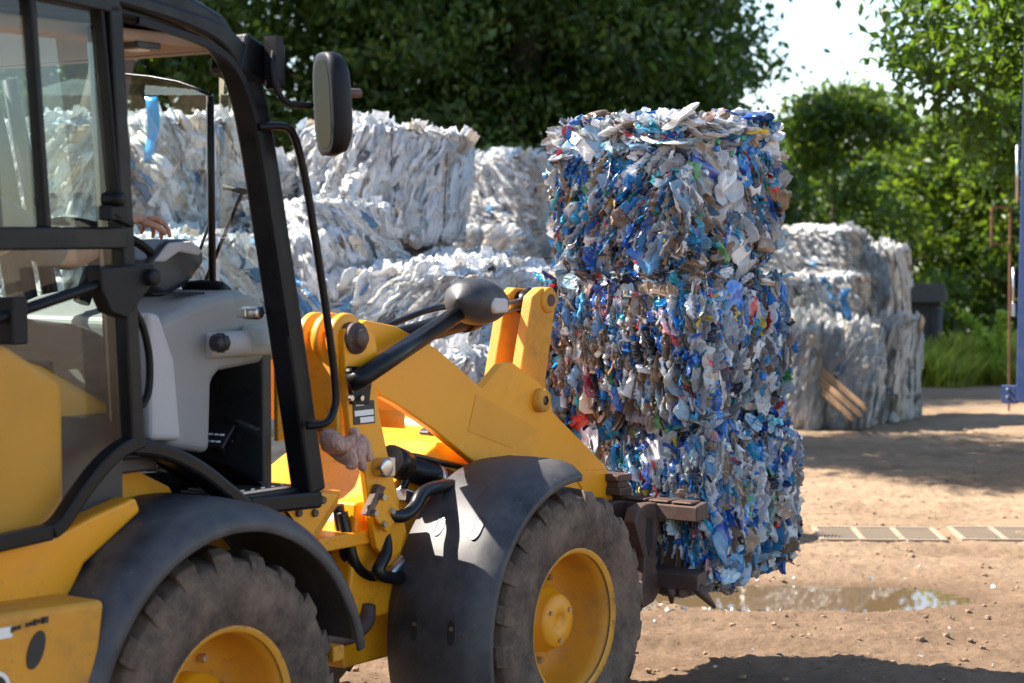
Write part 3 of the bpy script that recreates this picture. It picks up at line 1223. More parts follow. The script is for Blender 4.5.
FAR = [
    (505, 20.0, 3, -38, (1.1, .9, .72), 5, 'hazy top bale in the gap, its round shoulder against the trees'),
    (575, 20.4, 3, -44, (1.1, .9, .66), 3, 'hazy top bale in the gap tucked against the bottle bales'),
    (500, 19.8, 2, -38, (1.1, .9, .72), 2, 'hazy bale in the gap just under the rounded top one'),
    (575, 20.1, 2, -38, (1.1, .9, .72), 4, 'hazy bale with a blue strap in the gap beside the bottle bales'),
    (500, 19.7, 1, -38, (1.1, .9, .72), 0, 'hazy second-layer bale behind the tilt lever tip'),
    (575, 20.0, 1, -38, (1.1, .9, .72), 1, 'hazy second-layer bale mostly hidden by the middle bottle bale'),
    (500, 19.7, 0, -38, (1.1, .9, .72), 3, 'hazy ground-layer bale behind the yellow arm tip'),
    (575, 20.0, 0, -38, (1.1, .9, .72), 5, 'hazy ground-layer bale hidden by the lowest bottle bale'),
]
for px, Y, k, yaw, dims, var, label in FAR:
    place_film(px, Y, k * .72 - .02, yaw, dims, var, label, G2, True)

G3 = 'grey-white film bales stacked by the road'
RIGHT = [
    (796, 22.0, 0.0, -30, (.62, .75, 1.16), 0, 'upright white bale at the bottom nearest the bottle bales'),
    (840, 22.2, 0.0, -24, (.80, .80, 1.10), 2, 'bulging white bale at the bottom with the timber leaning on it'),
    (878, 23.1, 0.0, -30, (.70, .85, 1.12), 4, 'saggy grey-white bale at the bottom end by the road'),
    (814, 22.7, 1.07, -22, (1.05, .85, .60), 1, 'flat white bale with a blue scrap in the middle of the roadside stack'),
    (874, 23.5, 1.08, -26, (.60, .85, .88), 3, 'upright grey bale at the top end nearest the shed'),
    (806, 23.2, 1.64, -24, (1.10, .9, .55), 5, 'wide shaggy grey bale on top of the roadside stack'),
]
for px, Y, z0, yaw, dims, var, label in RIGHT:
    place_film(px, Y, z0 - .02, yaw, dims, var, label, G3, True)

# blue strips on the film
for px, py, Y, ln, rot, lab in ((152, 130, 13.5, .44, .1, 'bright blue plastic strip hanging down the top bale inside the cab view'), (552, 262, 19.2, .42, .35, 'blue plastic strap curling out of the bale in the gap'), (846, 305, 21.1, .34, -.2, 'blue plastic scrap hanging from the flat roadside bale')):
    p = at(px, py, Y)
    n = 14
    V = []
    for k in range(n):
        u = k / (n - 1)
        for sx in (-1, 0, 1):
            V.append((sx * .045 * (1 - .3 * u) + .05 * math.sin(u * 5) * rot * 3, -.02 * math.sin(u * 9 + sx) - .02 * abs(sx), (.5 - u) * ln))
    f = grid_faces(3, n, False)
    col = np.repeat(np.array([[.05, .33, .66]]), len(V), 0)
    o = link_mesh('plastic_strip', np_mesh('plastic_strip', np.array(V), f, M['pet_opaque'], None, True, col))
    o.location = p
    so_ = o.modifiers.new('thick', 'SOLIDIFY')
    so_.thickness = .004
    tag(o, lab, 'plastic strip', 'blue plastic strips caught in the film bales')

# ------------------------------------------------------------------ bales of crushed bottles on the forks
LRZ = math.atan2(LU.y, LU.x)


def lw(X, Y, Z): return LO + LU * X + LL * Y + Vector((0, 0, Z))


BOT = [  # centre X, centre Y, z0, L, W, H, dyaw, weights, label
    (1.57, -.395, .50, .92, .86, .68, 3, W_EDGE, 'lowest bale of crushed bottles, resting on the forks behind the brown steel carriage'),
    (1.51, -.355, 1.20, .84, .88, .645, -1, W_EDGE2, 'middle bale of crushed bottles, browner than the ones above and below'),
    (1.48, -.395, 1.885, .76, .69, .645, -6, W_EDGE, 'topmost bale of crushed blue and clear bottles with ragged white shreds on top'),
]


def hero_bottle(parent, p, R, ln, wd, col, lab=None, capc=None, seed=0):
    rng = np.random.default_rng(seed)
    V, F = t_bottle(rng, 20, 26)
    W = V * np.array([wd, wd * .75, ln])
    me = np_mesh('bottle', W, F, M['pet'], None, True, np.repeat(np.array([col]), len(W), 0))
    o = link_mesh('bottle', me, parent)
    o.matrix_local = Matrix.Translation(Vector(p)) @ Matrix([[R[i][j] for j in range(3)] for i in range(3)]).to_4x4()
    if lab is not None:
        i0, i1 = 8, 15
        L_ = W.reshape(26, 20, 3)[i0:i1].reshape(-1, 3).copy()
        c = L_.mean(0)
        L_[:, :2] = c[:2] + (L_[:, :2] - c[:2]) * 1.05
        lm = np_mesh('wrap_label', L_, grid_faces(20, i1 - i0), M['pet_opaque'], None, True, np.repeat(np.array([lab]), len(L_), 0))
        link_mesh('wrap_label', lm, o)
    if capc is not None:
        V2, F2 = t_cap(rng, 16)
        top = W.reshape(26, 20, 3)[-1].mean(0)
        V3 = np.stack([V2[:, 0], V2[:, 2], -V2[:, 1]], -1) * .030 + top
        cm = np_mesh('bottle_cap', V3, F2, M['pet_opaque'], None, True, np.repeat(np.array([capc]), len(V3), 0))
        link_mesh('bottle_cap', cm, o)
    return o


for bi, (cx, cy, z0, L, Wd, H, dy, we, label) in enumerate(BOT):
    root = empty('bottle_bale', lw(cx, cy, z0), LRZ + math.radians(dy))
    tag(root, label, 'plastic bale', 'bales of crushed bottles on the forks')
    rng = np.random.default_rng(900 + bi)

    def cdisp(S, D):
        return D * (.035 * pn(S * 6 + bi * 9) + .02 * pn(S * 16 + 4) - .090 - .12 * np.clip(np.abs(S[:, 2] / (H / 2)), 0, 1) ** 4)[:, None]
    V, Fq = rounded_block(L, Wd, H, 36, cdisp)
    link_mesh('bale_core', np_mesh('bale_core', V, Fq, M['core']), root)
    o = link_mesh('packed_plastic', pet_bale_mesh(500 + bi, L, Wd, H, we, bi == 2), root)
    o['kind'] = 'stuff'
    for y in (-.27, 0, .27):
        wire_loop(L, H, y, .0035).build('binding_wire', M['rust'], root)
    # bottles that stand out on the long side and the loader side
    for k in range(14):
        if k < 11:
            n, t = np.array((0, -1., 0)), np.array((1., 0, 0))
            p = np.array((rng.uniform(-.42, .42) * L, -Wd / 2 - rng.uniform(-.01, .03), rng.uniform(.12, .88) * H))
        else:
            n, t = np.array((-1., 0, 0)), np.array((0, -1., 0))
            p = np.array((-L / 2 - rng.uniform(-.01, .02), rng.uniform(-.42, .42) * Wd, rng.uniform(.12, .88) * H))
        b = np.array((0, 0, 1.))
        an = rng.normal(0, .7)
        Z = unit(b * math.cos(an) + t * math.sin(an) + n * rng.normal(0, .15))
        Y = unit(n + t * rng.normal(0, .2))
        Y = unit(Y - Z * Y.dot(Z))
        X = np.cross(Y, Z)
        col = [(.66, .68, .70), (.60, .62, .62), (.35, .55, .74), (.12, .38, .66), (.62, .58, .52), (.70, .70, .70)][rng.integers(6)]
        lab = [(.02, .06, .30), (.75, .75, .75), (.55, .04, .05), None, None][rng.integers(5)]
        hero_bottle(root, p, rot_from(X, Y, Z), rng.uniform(.20, .32), rng.uniform(.34, .5), col, lab, [(.75, .75, .75), (.03, .2, .6), (.02, .3, .1)][rng.integers(3)], 40 + bi * 20 + k)
    # a crumpled bag or two
    bags = {2: [((-.02, -Wd / 2 - .02, .36), (.26, .12, .34), (.74, .75, .78), M['pet'], 'clear crumpled bag'), ((.34, -Wd / 2 - .025, .30), (.10, .10, .10), (.50, .02, .03), M['pet_opaque'], 'dark red crumpled bag'), ((-L / 2 + .03, Wd / 2 - .04, .58), (.17, .2, .15), (.74, .70, .66), M['pet'], 'pale bulging bag')],
            1: [((-.10, -Wd / 2 - .01, .50), (.22, .06, .26), (.03, .16, .55), M['pet_opaque'], 'blue crumpled bag'), ((.22, -Wd / 2 - .01, .25), (.2, .08, .2), (.50, .42, .32), M['pet'], None)],
            0: [((.02, -Wd / 2 - .02, .36), (.15, .06, .24), (.05, .22, .58), M['pet_opaque'], 'blue crumpled bag'), ((-.3, -Wd / 2, .5), (.2, .08, .2), (.60, .52, .42), M['pet'], None)]}[bi]
    for p, sz, col, mt, lab in bags:
        V, F = t_sheet(np.random.default_rng(int(abs(p[0]) * 1000) + bi), 22)
        s1 = p[0] * 17
        V[:, 1] -= .35 * (.5 - (V[:, 0] ** 2 + V[:, 2] ** 2))
        V[:, 1] += .10 * (1 - 2 * np.abs(pn(V * 7 + s1)))
        W = V * np.array(sz)
        o = link_mesh('crumpled_bag', np_mesh('crumpled_bag', W, F, mt, None, True, np.repeat(np.array([col]), len(W), 0)), root)
        o.location = p
        if lab: o['label'] = lab

# ==================================================================== THE LOADER
exec_parts = []
LD = empty('wheel_loader', LO, LRZ)
tag(LD, 'yellow articulated wheel loader with black cab, its door folded open, carrying three bottle bales', 'wheel loader')


def arc(cx, cz, r, a0, a1, n):
    return [(cx + r * math.cos(math.radians(a0 + (a1 - a0) * k / n)), cz + r * math.sin(math.radians(a0 + (a1 - a0) * k / n))) for k in range(n + 1)]


def smooth_path(pts, sub=6):
    P = [Vector((a, b, 0)) for a, b in pts]
    Q = []
    for i in range(len(P) - 1):
        p0, p1, p2, p3 = P[max(i - 1, 0)], P[i], P[i + 1], P[min(i + 2, len(P) - 1)]
        for k in range(sub):
            t = k / sub
            Q.append(.5 * ((2 * p1) + (p2 - p0) * t + (2 * p0 - 5 * p1 + 4 * p2 - p3) * t * t + (3 * p1 - p0 - 3 * p2 + p3) * t ** 3))
    Q.append(P[-1])
    return [(q.x, q.y) for q in Q]


# ---- wheels (outward = -Y)
R_T = .528


def wheel_meshes():
    t = MB()
    half = [(.272, .150), (.30, .172), (.36, .186), (.42, .188), (.462, .180), (.490, .160), (.500, .12), (.503, .05), (.504, 0)]
    prof = half + [(r, -y) for r, y in half[:-1][::-1]]
    t.lathe(prof, 'y', 72)
    nl = 20
    for sd_ in (-1, 1):
        for k in range(nl):
            a0 = 2 * PI * (k + (.5 if sd_ > 0 else 0)) / nl
            st = [(-.012, -.03, .525), (.05, .02, .528), (.11, .07, .527), (.152, .100, .517), (.172, .112, .492), (.183, .116, .462)]
            vs, fs = [], []
            for i, (y, da, rt) in enumerate(st):
                wv = .088 + .012 * math.sin(k * 2.3 + i)
                jr = .004 * math.sin(k * 5.1 + i * 1.7)
                for q, r in ((-wv, rt - .05), (-wv * .86, rt + jr), (wv * .86, rt + jr), (wv, rt - .05)):
                    a = a0 + da + q
                    vs.append((r * math.cos(a), y * sd_, r * math.sin(a)))
            for i in range(len(st) - 1):
                for q in range(3):
                    fs.append((i * 4 + q, i * 4 + q + 1, i * 4 + q + 5, i * 4 + q + 4))
            fs += [(0, 1, 2, 3), tuple(len(st) * 4 - 4 + x for x in (3, 2, 1, 0))]
            t.add(vs, fs)
    rim = MB()
    rim.lathe([(.272, -.155), (.292, -.168), (.296, -.160), (.284, -.148), (.268, -.138), (.262, -.10), (.258, -.05), (.248, .0), (.228, .035), (.20, .045), (.150, .045), (.13, .03), (.0, .03)], 'y', 64)
    rim.lathe([(.262, -.1), (.262, .12), (.284, .15)], 'y', 48)
    for k in range(8):
        a = 2 * PI * k / 8 + .2
        rim.lathe([(.0, -.028), (.013, -.028), (.015, -.024), (.015, .0)], 'y', 6, 1, (.178 * math.cos(a), .043, .178 * math.sin(a)), False)
    hub = MB()
    hub.lathe([(.128, .035), (.128, -.035), (.112, -.04), (.108, -.075), (.098, -.088), (.06, -.094), (.03, -.095), (.028, -.090), (0, -.090)], 'y', 40)
    for k in range(3):
        a = 2 * PI * k / 3 + .5
        hub.lathe([(0, -.010), (.009, -.010), (.010, 0)], 'y', 8, 1, (.075 * math.cos(a), -.091, .075 * math.sin(a)), False)
    return t, rim, hub


tm, rm, hm = wheel_meshes()
w0 = rm.build('wheel', [M['yellow_dirty'], M['steel']], LD)
tm.build('tyre', M['tyre'], w0, bevel=.006)
hm.build('hub', [M['yellow'], M['steel']], w0)
w0.location = (.045, -.69, R_T)
for X, Y, rz, ry in ((-1.905, -.69, 0, .7), (.045, .69, PI, .3), (-1.905, .69, PI, 1.2)):
    c = copy_tree(w0, LD)
    c.location = (X, Y, R_T)
    c.rotation_euler = (0, ry if rz == 0 else 0, rz)

# ---- mudguards
def fender(name, cx, cz, r, a0, a1, y_in, y_out, lip, slots=(), tilt_in=0.0):
    """arched guard: a curved sheet with a rounded outer lip"""
    sec = [(y_in, -.01), (y_in - .004, .004), (y_in - .10, .018), (y_in + (y_out - y_in) * .55, .020), (y_out + .09, .014), (y_out + .045, .0), (y_out + .015, -.022), (y_out, -lip * .6), (y_out + .002, -lip)]
    n = 40
    vs, fs = [], []
    for i in range(n + 1):
        u = i / n
        a = math.radians(a0 + (a1 - a0) * u)
        e = min(u, 1 - u) * n
        for y, dr in sec:
            rr = r + dr
            vs.append((cx + rr * math.cos(a), y, cz + rr * math.sin(a)))
    m = len(sec)
    for i in range(n):
        for k in range(m - 1):
            fs.append((i * m + k, i * m + k + 1, (i + 1) * m + k + 1, (i + 1) * m + k))
    b = MB().add(vs, fs, 0, True)
    o = b.build(name, M['fender'], LD)
    s = o.modifiers.new('thick', 'SOLIDIFY')
    s.thickness = .014
    s.offset = 0
    bv = o.modifiers.new('bevel', 'BEVEL')
    bv.width, bv.segments, bv.limit_method, bv.angle_limit = .005, 2, 'ANGLE', math.radians(50)
    for aa, y in slots:
        a = math.radians(aa)
        rr = r + .024
        sl = MB()
        hw, hl = .017, .040
        pl = [(hw * math.cos(t), hl * math.sin(t) * .8 + (.015 if math.sin(t) > 0 else -.015)) for t in np.linspace(0, 2 * PI, 16, endpoint=False)]
        R = Matrix(((0, math.cos(a), -math.sin(a)), (1, 0, 0), (0, math.sin(a), math.cos(a))))  # local x->Y, y->radial, z->tangent
        def tr(p): return Vector((cx + rr * math.cos(a), y, cz + rr * math.sin(a))) + R @ Vector(p)
        nn = len(pl)
        vv = [tr((x * 1.25, -.004, z * 1.15)) for x, z in pl] + [tr((x * 1.25, .003, z * 1.15)) for x, z in pl] + [tr((x, .003, z)) for x, z in pl] + [tr((x, .0015, z)) for x, z in pl]
        ff = [(k, (k + 1) % nn, nn + (k + 1) % nn, nn + k) for k in range(nn)] + [(nn + k, nn + (k + 1) % nn, 2 * nn + (k + 1) % nn, 2 * nn + k) for k in range(nn)]
        f2 = [(2 * nn + k, 2 * nn + (k + 1) % nn, 3 * nn + (k + 1) % nn, 3 * nn + k) for k in range(nn)] + [[3 * nn + k for k in range(nn)]]
        sl.add(vv, ff, 0, False)
        sl.add(vv, f2, 1, False)
        c0 = tr((0, .002, -.016))
        nr = Vector((math.cos(a), 0, math.sin(a)))
        sl.tube([c0 - nr * .015, c0 + nr * .002], .010, 6, 2, True, False)
        sl.build('bolt_slot', [M['fender'], M['ink'], M['steel']], o)
    return o


fender('mudguard', 0.0, .52, .625, 88, 201, -.46, -.900, .055, ((138, -.60), (138, -.77), (174, -.60), (174, -.77)))
fender('mudguard', 0.0, .52, .625, 88, 201, .900, .46, .0)
fender('mudguard', -1.905, .53, .655, 12, 190, -.42, -.90, .07)
fender('mudguard', -1.905, .53, .655, 12, 190, .90, .42, .0)

# ---- rear body: engine hood, side panel, counterweight
b = MB()
prof = [(-3.3, .95), (-3.3, 1.62), (-2.62, 1.72), (-2.40, 1.60), (-2.40, .98), (-2.5, .95)]
b.prism(prof, 'y', -.68, .68)
b.prism([(-2.62, 1.712), (-2.41, 1.655), (-2.12, 1.51), (-2.12, 1.45), (-2.62, 1.45)], 'y', -.60, -.30)
hood = b.build('engine_hood', M['yellow'], LD, bevel=.03, seg=3)
v = MB()
for k in range(4):
    y_ = -.555 + k * .055
    v.prism([(-2.39, 1.648), (-2.20, 1.553), (-2.20, 1.540), (-2.39, 1.635)], 'y', y_, y_ + .014)
v.prism([(-2.61, 1.718), (-2.41, 1.662), (-2.13, 1.522), (-2.13, 1.505), (-2.41, 1.645), (-2.61, 1.70)], 'y', -.604, -.585)
v.build('vent_grille', M['ink'], hood)
b = MB()
side_low = [(-3.0, .90), (-3.0, 1.14), (-2.60, 1.14), (-2.47, 1.15), (-2.30, 1.20), (-2.14, 1.235), (-2.12, 1.19), (-2.35, 1.06), (-2.46, .90)]
b.prism(side_low, 'y', -.70, -.55)
b.build('side_panel', M['yellow'], LD, bevel=.012)
b = MB()
b.prism([(-3.3, .45), (-3.3, 1.02), (-2.435, .985), (-2.52, .45)], 'y', -.88, -.30)
b.prism([(-3.3, .45), (-3.3, 1.02), (-2.435, .985), (-2.52, .45)], 'y', .30, .88)
b.box((-2.95, 0, .72), (.7, .6, .5))
cw = b.build('counterweight', M['yellow_dirty'], LD, bevel=.022, seg=3)
h = MB()
hx, hz = sp(36, 650, -.882)
h.prism([(hx + .030 * math.cos(t) + .016 * math.sin(t), hz + .052 * math.sin(t)) for t in np.linspace(0, 2 * PI, 20, endpoint=False)], 'y', -.884, -.8)
h.build('lifting_hole', M['ink'], cw)
dx_, dz_ = sp(20, 618, -.884)
d = MB()
for k in range(9):
    if k in (3,): continue
    d.box((dx_ - .03 + k * .014, -.884, dz_ - .028 + .0012 * k), (.009, .004, .011 + .006 * ((k * 7) % 3 == 0)))
d.box((sp(45, 620, -.884)[0], -.884, sp(45, 620, -.884)[1]), (.022, .004, .018))
d.build('worn_lettering', M['ink'], cw)
d = MB()
d.box((sp(5, 633, -.884)[0], -.8835, sp(5, 633, -.884)[1]), (.05, .003, .03))
d.build('sticker_remnant', M['white'], cw)
d = MB()
bx, bz = sp(-4, 690, -.884)
for r0, r1, mt in ((.0, .036, 0), (.038, .050, 1)):
    n = 28
    vs = [(bx + r0 * math.cos(2 * PI * k / n), -.8845 - (.001 if mt == 0 else 0), bz + r0 * math.sin(2 * PI * k / n)) for k in range(n)] + [(bx + r1 * math.cos(2 * PI * k / n), -.8845 - (.001 if mt == 0 else 0), bz + r1 * math.sin(2 * PI * k / n)) for k in range(n)]
    d.add(vs, [(k, (k + 1) % n, n + (k + 1) % n, n + k) for k in range(n)], mt)
d.build('round_badge', [M['ink'], M['white']], cw)

# ---- cab shell
CY = .65
ap = smooth_path(sps(-CY, (100, -6), (160, 12), (205, 29), (228, 47), (243, 75), (256, 125), (272, 225), (290, 345), (311, 492)), 5)
cab = empty('cab', (0, 0, 0), 0, LD)


def side_frame(y0, y1):
    b = MB()
    b.ribbon(ap, [.05 + .035 * min(1, max(0, (k - 6) / 12)) for k in range(len(ap))], y0, y1, smooth=False)
    b.ribbon([(-2.84, 2.60), (-2.81, 1.70)], .07, y0, y1)
    b.ribbon([(-2.20, 2.66), (-2.13, 1.40)], .06, y0, y1)
    arch = smooth_path(sps(-CY, (128, 447), (150, 449), (172, 456), (198, 470), (222, 489), (243, 506)), 4)
    b.ribbon(arch, .05, y0, y1)
    b.ribbon([arch[-1], (-1.255, 1.135)], .06, y0, y1)
    return b.build('side_frame', M['black'], cab, bevel=.012)


side_frame(-CY - .035, -CY + .055)
side_frame(CY - .055, CY + .035)
# inner seal line along the doorway
b = MB()
inn = [(p[0] - .03, p[1] - .055) for p in ap[3:-6]]
b.ribbon(inn, .022, -CY - .052, -CY - .036)
b.build('door_seal', M['blackmatt'], cab)
# roof
b = MB()
top = [(-2.95, 2.66), (-2.95, 2.80), (-2.3, 2.825), (-1.9, 2.80), (-1.70, 2.735), (-1.62, 2.655), (-1.68, 2.62), (-1.85, 2.665), (-2.2, 2.68)]
b.prism(top, 'y', -CY - .01, CY + .01)
b.build('roof', M['black'], cab, bevel=.02, seg=3)
b = MB()
b.box((-2.22, 0, 2.645), (1.25, 1.20, .04))
hl = b.build('headliner', M['beige'], cab, bevel=.01)
b = MB()
lp = lambda px, py: None
dl = front_p(137, 46, -1.98)
b.box((-1.98, dl[0], 2.617), (.10, .11, .02))
b.box((-1.98, dl[0], 2.605), (.055, .06, .008), None, 1)
b.build('dome_lamp', [M['greydark'], M['white']], cab, bevel=.004)
# roof front lamp bracket
b = MB()
b.box((-1.58, -.62, 2.60), (.13, .14, .13), (0, .35, 0))
b.box((-1.515, -.71, 2.58), (.045, .06, .15))
b.build('roof_lamp_bracket', M['black'], cab, bevel=.012)
# windscreen: centre pane, starboard corner pane, slim post
FX0, FX1 = -1.18, -1.52     # windscreen foot / head


b = MB()
WY0, WY1 = front_y(213, 287, FX0), front_y(210, 95, FX1)
hd_ = [front_p(a_, c_, FX1) for a_, c_ in ((210, 95), (195, 88), (178, 82), (150, 77), (120, 74), (90, 74))]
b.add([(FX0, WY0, 1.52), (FX0, .55, 1.52), (FX1, .55, 2.54)] + [(FX1, y_, z_) for y_, z_ in hd_[::-1]], [list(range(9))])
b.build('windscreen', M['glass'], cab)
b = MB()
b.add([(FX0 - .005, front_y(221, 290, FX0), 1.15), (-1.30, -.62, 1.15), (-1.60, -.62, 2.60), (FX1 - .01, front_y(221, 62, FX1), 2.62)], [(0, 1, 2, 3)])
b.build('corner_glass', M['glass'], cab)
b = MB()
b.tube([(FX0, WY0, 1.5), (FX1, WY1, hd_[0][1])], .013, 8)
b.tube([(FX1, y_, z_) for y_, z_ in hd_], .006, 8)
b.tube([(FX0, .57, 1.15), (FX1, .57, 2.60)], .03, 8)
b.build('windscreen_post', M['black'], cab)
# wipers
wb = MB()
def wpt(px, py, dX=.03):
    # a point just outside the windscreen plane
    for X in np.linspace(-1.6, -1.1, 251):
        d = ray(px, py)
        t = (X + LO.dot(LU)) / d.dot(LU)
        P = d * t - LO
        z = EYE + t * d.z
        if X >= FX0 + (FX1 - FX0) * (z - 1.52) / 1.0 + dX: return (X, P.dot(LL), z)
    return (X, P.dot(LL), z)
wb.tube([wpt(224, 188), wpt(243, 190), wpt(240, 197), wpt(205, 282)], .007, 6)
wb.tube([wpt(210, 222), wpt(190, 278)], .006, 6)
wb.tube([wpt(224, 187, .045), wpt(246, 192, .045)], .010, 6)
wb.build('wiper', M['blackmatt'], cab)
# port side glass and rear glass
b = MB()
b.add([(-2.1, CY, 1.45), (-1.33, CY, 1.2), (-1.6, CY, 2.6), (-2.1, CY, 2.62)], [(0, 1, 2, 3)])
b.build('side_window', M['doorglass'], cab)
b = MB()
b.add([(-2.80, -.6, 1.45), (-2.80, .6, 1.45), (-2.84, .6, 2.6), (-2.84, -.6, 2.6)], [(0, 1, 2, 3)])
b.build('rear_window', M['doorglass'], cab)
b = MB()
b.add([(-2.80, -CY, 1.70), (-2.42, -CY, 1.66), (-2.40, -CY, 1.50), (-2.14, -CY, 1.46), (-2.19, -CY, 2.6), (-2.83, -CY, 2.6)], [(0, 1, 2, 3, 4, 5)])
b.build('rear_quarter_window', M['glass'], cab)
b = MB()
b.box((-2.25, -.61, 1.34), (.25, .03, .30))
b.box((-2.44, .61, 1.30), (.62, .03, .34))
b.box((-1.72, .60, 1.42), (.80, .03, .52))  # dark panel added at the far side to darken the footwell
b.box((-2.78, 0, 1.26), (.04, 1.2, .42))
b.build('lower_cab_wall', M['greydark'], cab)
# floor, sill plate, arch
b = MB()
b.box((-1.62, 0, 1.155), (.72, 1.26, .05))
b.box((-2.3, 0, 1.32), (.7, 1.2, .05))
b.box((-1.22, .10, 1.38), (.05, 1.0, .52))
fl = b.build('floor', M['greydark'], cab, bevel=.008)
b = MB()
b.box((-1.52, -.53, 1.186), (.32, .20, .010))
for k in range(6): b.box((-1.64 + k * .05, -.53, 1.194), (.02, .19, .006))
b.build('tread_plate', M['steel'], fl, bevel=.002)
# inner wheel arch (black) and the yellow web behind it
b = MB()
ar = arc(-1.905, .53, .80, 20, 150, 24)
ar2 = arc(-1.905, .53, .72, 20, 150, 24)
vs = [(x, -.60, z) for x, z in ar] + [(x, -.2, z) for x, z in ar]
n_ = len(ar)
b.add(vs, [(k, k + 1, n_ + k + 1, n_ + k) for k in range(n_ - 1)], 0, True)
b.build('wheel_arch', M['blackmatt'], cab)
b = MB()
b.prism([(-2.35, 1.05), (-2.2, 1.26), (-1.95, 1.29), (-1.80, 1.22), (-1.70, 1.05)], 'y', -.50, -.46)
b.build('arch_web', M['yellow'], LD, bevel=.004)
b = MB()
b.prism(sps(-.60, (266, 500), (304, 490), (304, 500), (268, 509)), 'y', -.66, -.55)
b.build('step_bracket', M['yellow'], LD, bevel=.006)

# console, dashboard pod, steering wheel, seat
b = MB()
cons = sps(-.30, (186, 298), (222, 290), (238, 296), (246, 312), (270, 330), (272, 356), (200, 370), (192, 380), (190, 452), (146, 446), (138, 320))
b.prism(cons, 'y', -.40, .45)
con = b.build('console', M['grey'], cab, bevel=.03, seg=4)
b = MB()
b.tube([(sp(217, 346, -.45)[0], -.40, sp(217, 346, -.45)[1]), (sp(270, 342, -.45)[0] + .06, -.44, sp(270, 342, -.45)[1])], .045, 14)
b.lathe([(.0, .03), (.052, .03), (.055, .02), (.055, -.03)], 'z', 20, 0, (sp(258, 338, -.45)[0], -.45, sp(258, 338, -.45)[1] + .01))
b.build('arm_rest', M['pale'], con, bevel=.008)
b = MB()
kx, kz = sp(224, 343, -.49)
b.lathe([(0, -.035), (.026, -.035), (.030, -.025), (.030, .01)], 'y', 16, 0, (kx, -.46, kz))
for k in range(8):
    a = 2 * PI * k / 8
    b.box((kx + .029 * math.cos(a), -.475, kz + .029 * math.sin(a)), (.007, .03, .007))
b.build('knob', M['greydark'], con)
b = MB()
vx, vz = sp(178, 297, -.25)
for k in range(9):
    b.box((vx - .06 + k * .016, -.25, vz + .012), (.008, .10, .006), (0, 0, .2))
b.build('vent_grille', M['ink'], con)
b = MB()
b.prism(sps(-.38, (138, 312), (150, 314), (165, 360), (172, 440), (140, 440)), 'y', -.43, -.37)
b.build('column_cover', M['pale'], con, bevel=.02, seg=3)
# dark windscreen cowl and rounded pale corner of the console
b = MB()
b.tube([wpt(186, 287, -.03), wpt(222, 288, -.03), wpt(232, 310, -.03), wpt(240, 333, -.03)], .022, 8, sub=4)
b.build('windscreen_cowl', M['blackmatt'], cab)
# pedals
b = MB()
px_, pz_ = sp(212, 436, -.22)
b.box((px_, -.22, pz_), (.10, .16, .012), (0, math.radians(-48), 0))
b.tube([(px_, -.22, pz_), (px_ + .10, -.22, pz_ - .1)], .012, 8)
pd = b.build('pedal', M['greydark'], cab, bevel=.003)
b = MB()
for r in range(2):
    for k in range(5):
        q = Matrix.Rotation(math.radians(-48), 3, 'Y') @ Vector((-.032 + r * .03, -.055 + k * .027, .0105))
        b.lathe([(.010, 0), (.011, .005), (.006, .005), (.005, 0)], 'z', 10, 0, (px_ + q.x, -.22 + q.y, pz_ + q.z))
b.build('pedal_tread', M['white'], pd)
# dashboard pod
b = MB()
top_ = sps(-.08, (128, 262), (133, 290), (146, 297), (170, 285), (188, 262), (186, 249), (172, 239), (150, 240))
b.prism(top_, 'y', -.17, .17)
pod = b.build('dashboard', M['greydark'], cab, bevel=.025, seg=4)
b = MB()
b.prism(sps(-.08, (134, 262), (150, 243), (172, 241), (184, 250), (180, 256), (160, 252), (146, 262)), 'y', -.176, .176)
b.build('lit_pod_top', M['pale'], pod, bevel=.01)  # pale slab: sunlight on top of the pod put into its colour
# steering wheel
SWC = Vector((-1.60, .02, 2.005))
tiltm = Matrix.Rotation(math.radians(24), 3, 'Y')
b = MB()
ring = [SWC + tiltm @ Vector((.185 * math.cos(a), .185 * math.sin(a), 0)) for a in np.linspace(0, 2 * PI, 37)]
b.tube(ring, .016, 8, 0, False)
for a in (.4, 2.5, 4.6):
    b.tube([SWC, SWC + tiltm @ Vector((.18 * math.cos(a), .18 * math.sin(a), 0))], .011, 6)
b.tube([SWC, SWC + tiltm @ Vector((0, 0, -.22))], .03, 10)
b.lathe([(0, .012), (.045, .008), (.05, -.01)], 'z', 16, 0, SWC)
b.build('steering_wheel', M['blackmatt'], cab)
# seat
b = MB()
b.box((-2.20, 0, 1.56), (.46, .48, .12))
b.box((-2.46, 0, 1.92), (.12, .48, .66), (0, -.12, 0))
b.box((-2.22, 0, 1.41), (.34, .36, .18))
b.build('seat', M['blackmatt'], LD, bevel=.04, seg=3)
# grab handles by the doorway
b = MB()
g = [(sp(112, 103, -.58)[0], -.60, sp(112, 103, -.58)[1])] + [(x, -.545, z) for x, z in sps(-.545, (120, 112), (125, 140), (126, 170), (122, 186))] + [(sp(118, 192, -.58)[0], -.60, sp(118, 192, -.58)[1])]
b.tube(g, .013, 8, sub=4)
b.build('grab_handle', M['blackmatt'], cab)
b = MB()
g = [(x, -.56, z) for x, z in sps(-.56, (132, 308), (142, 325), (149, 355), (149, 388), (143, 404), (136, 407))]
b.tube(g, .012, 8, sub=4)
b.build('grab_handle', M['blackmatt'], cab)

# ---- the open door, folded back along the cab
dr = empty('door', (-2.085, -.715, 0), 0, LD)
DA = math.radians(4.5)        # opened just short of flat against the cab
dr.rotation_euler = (0, 0, DA)
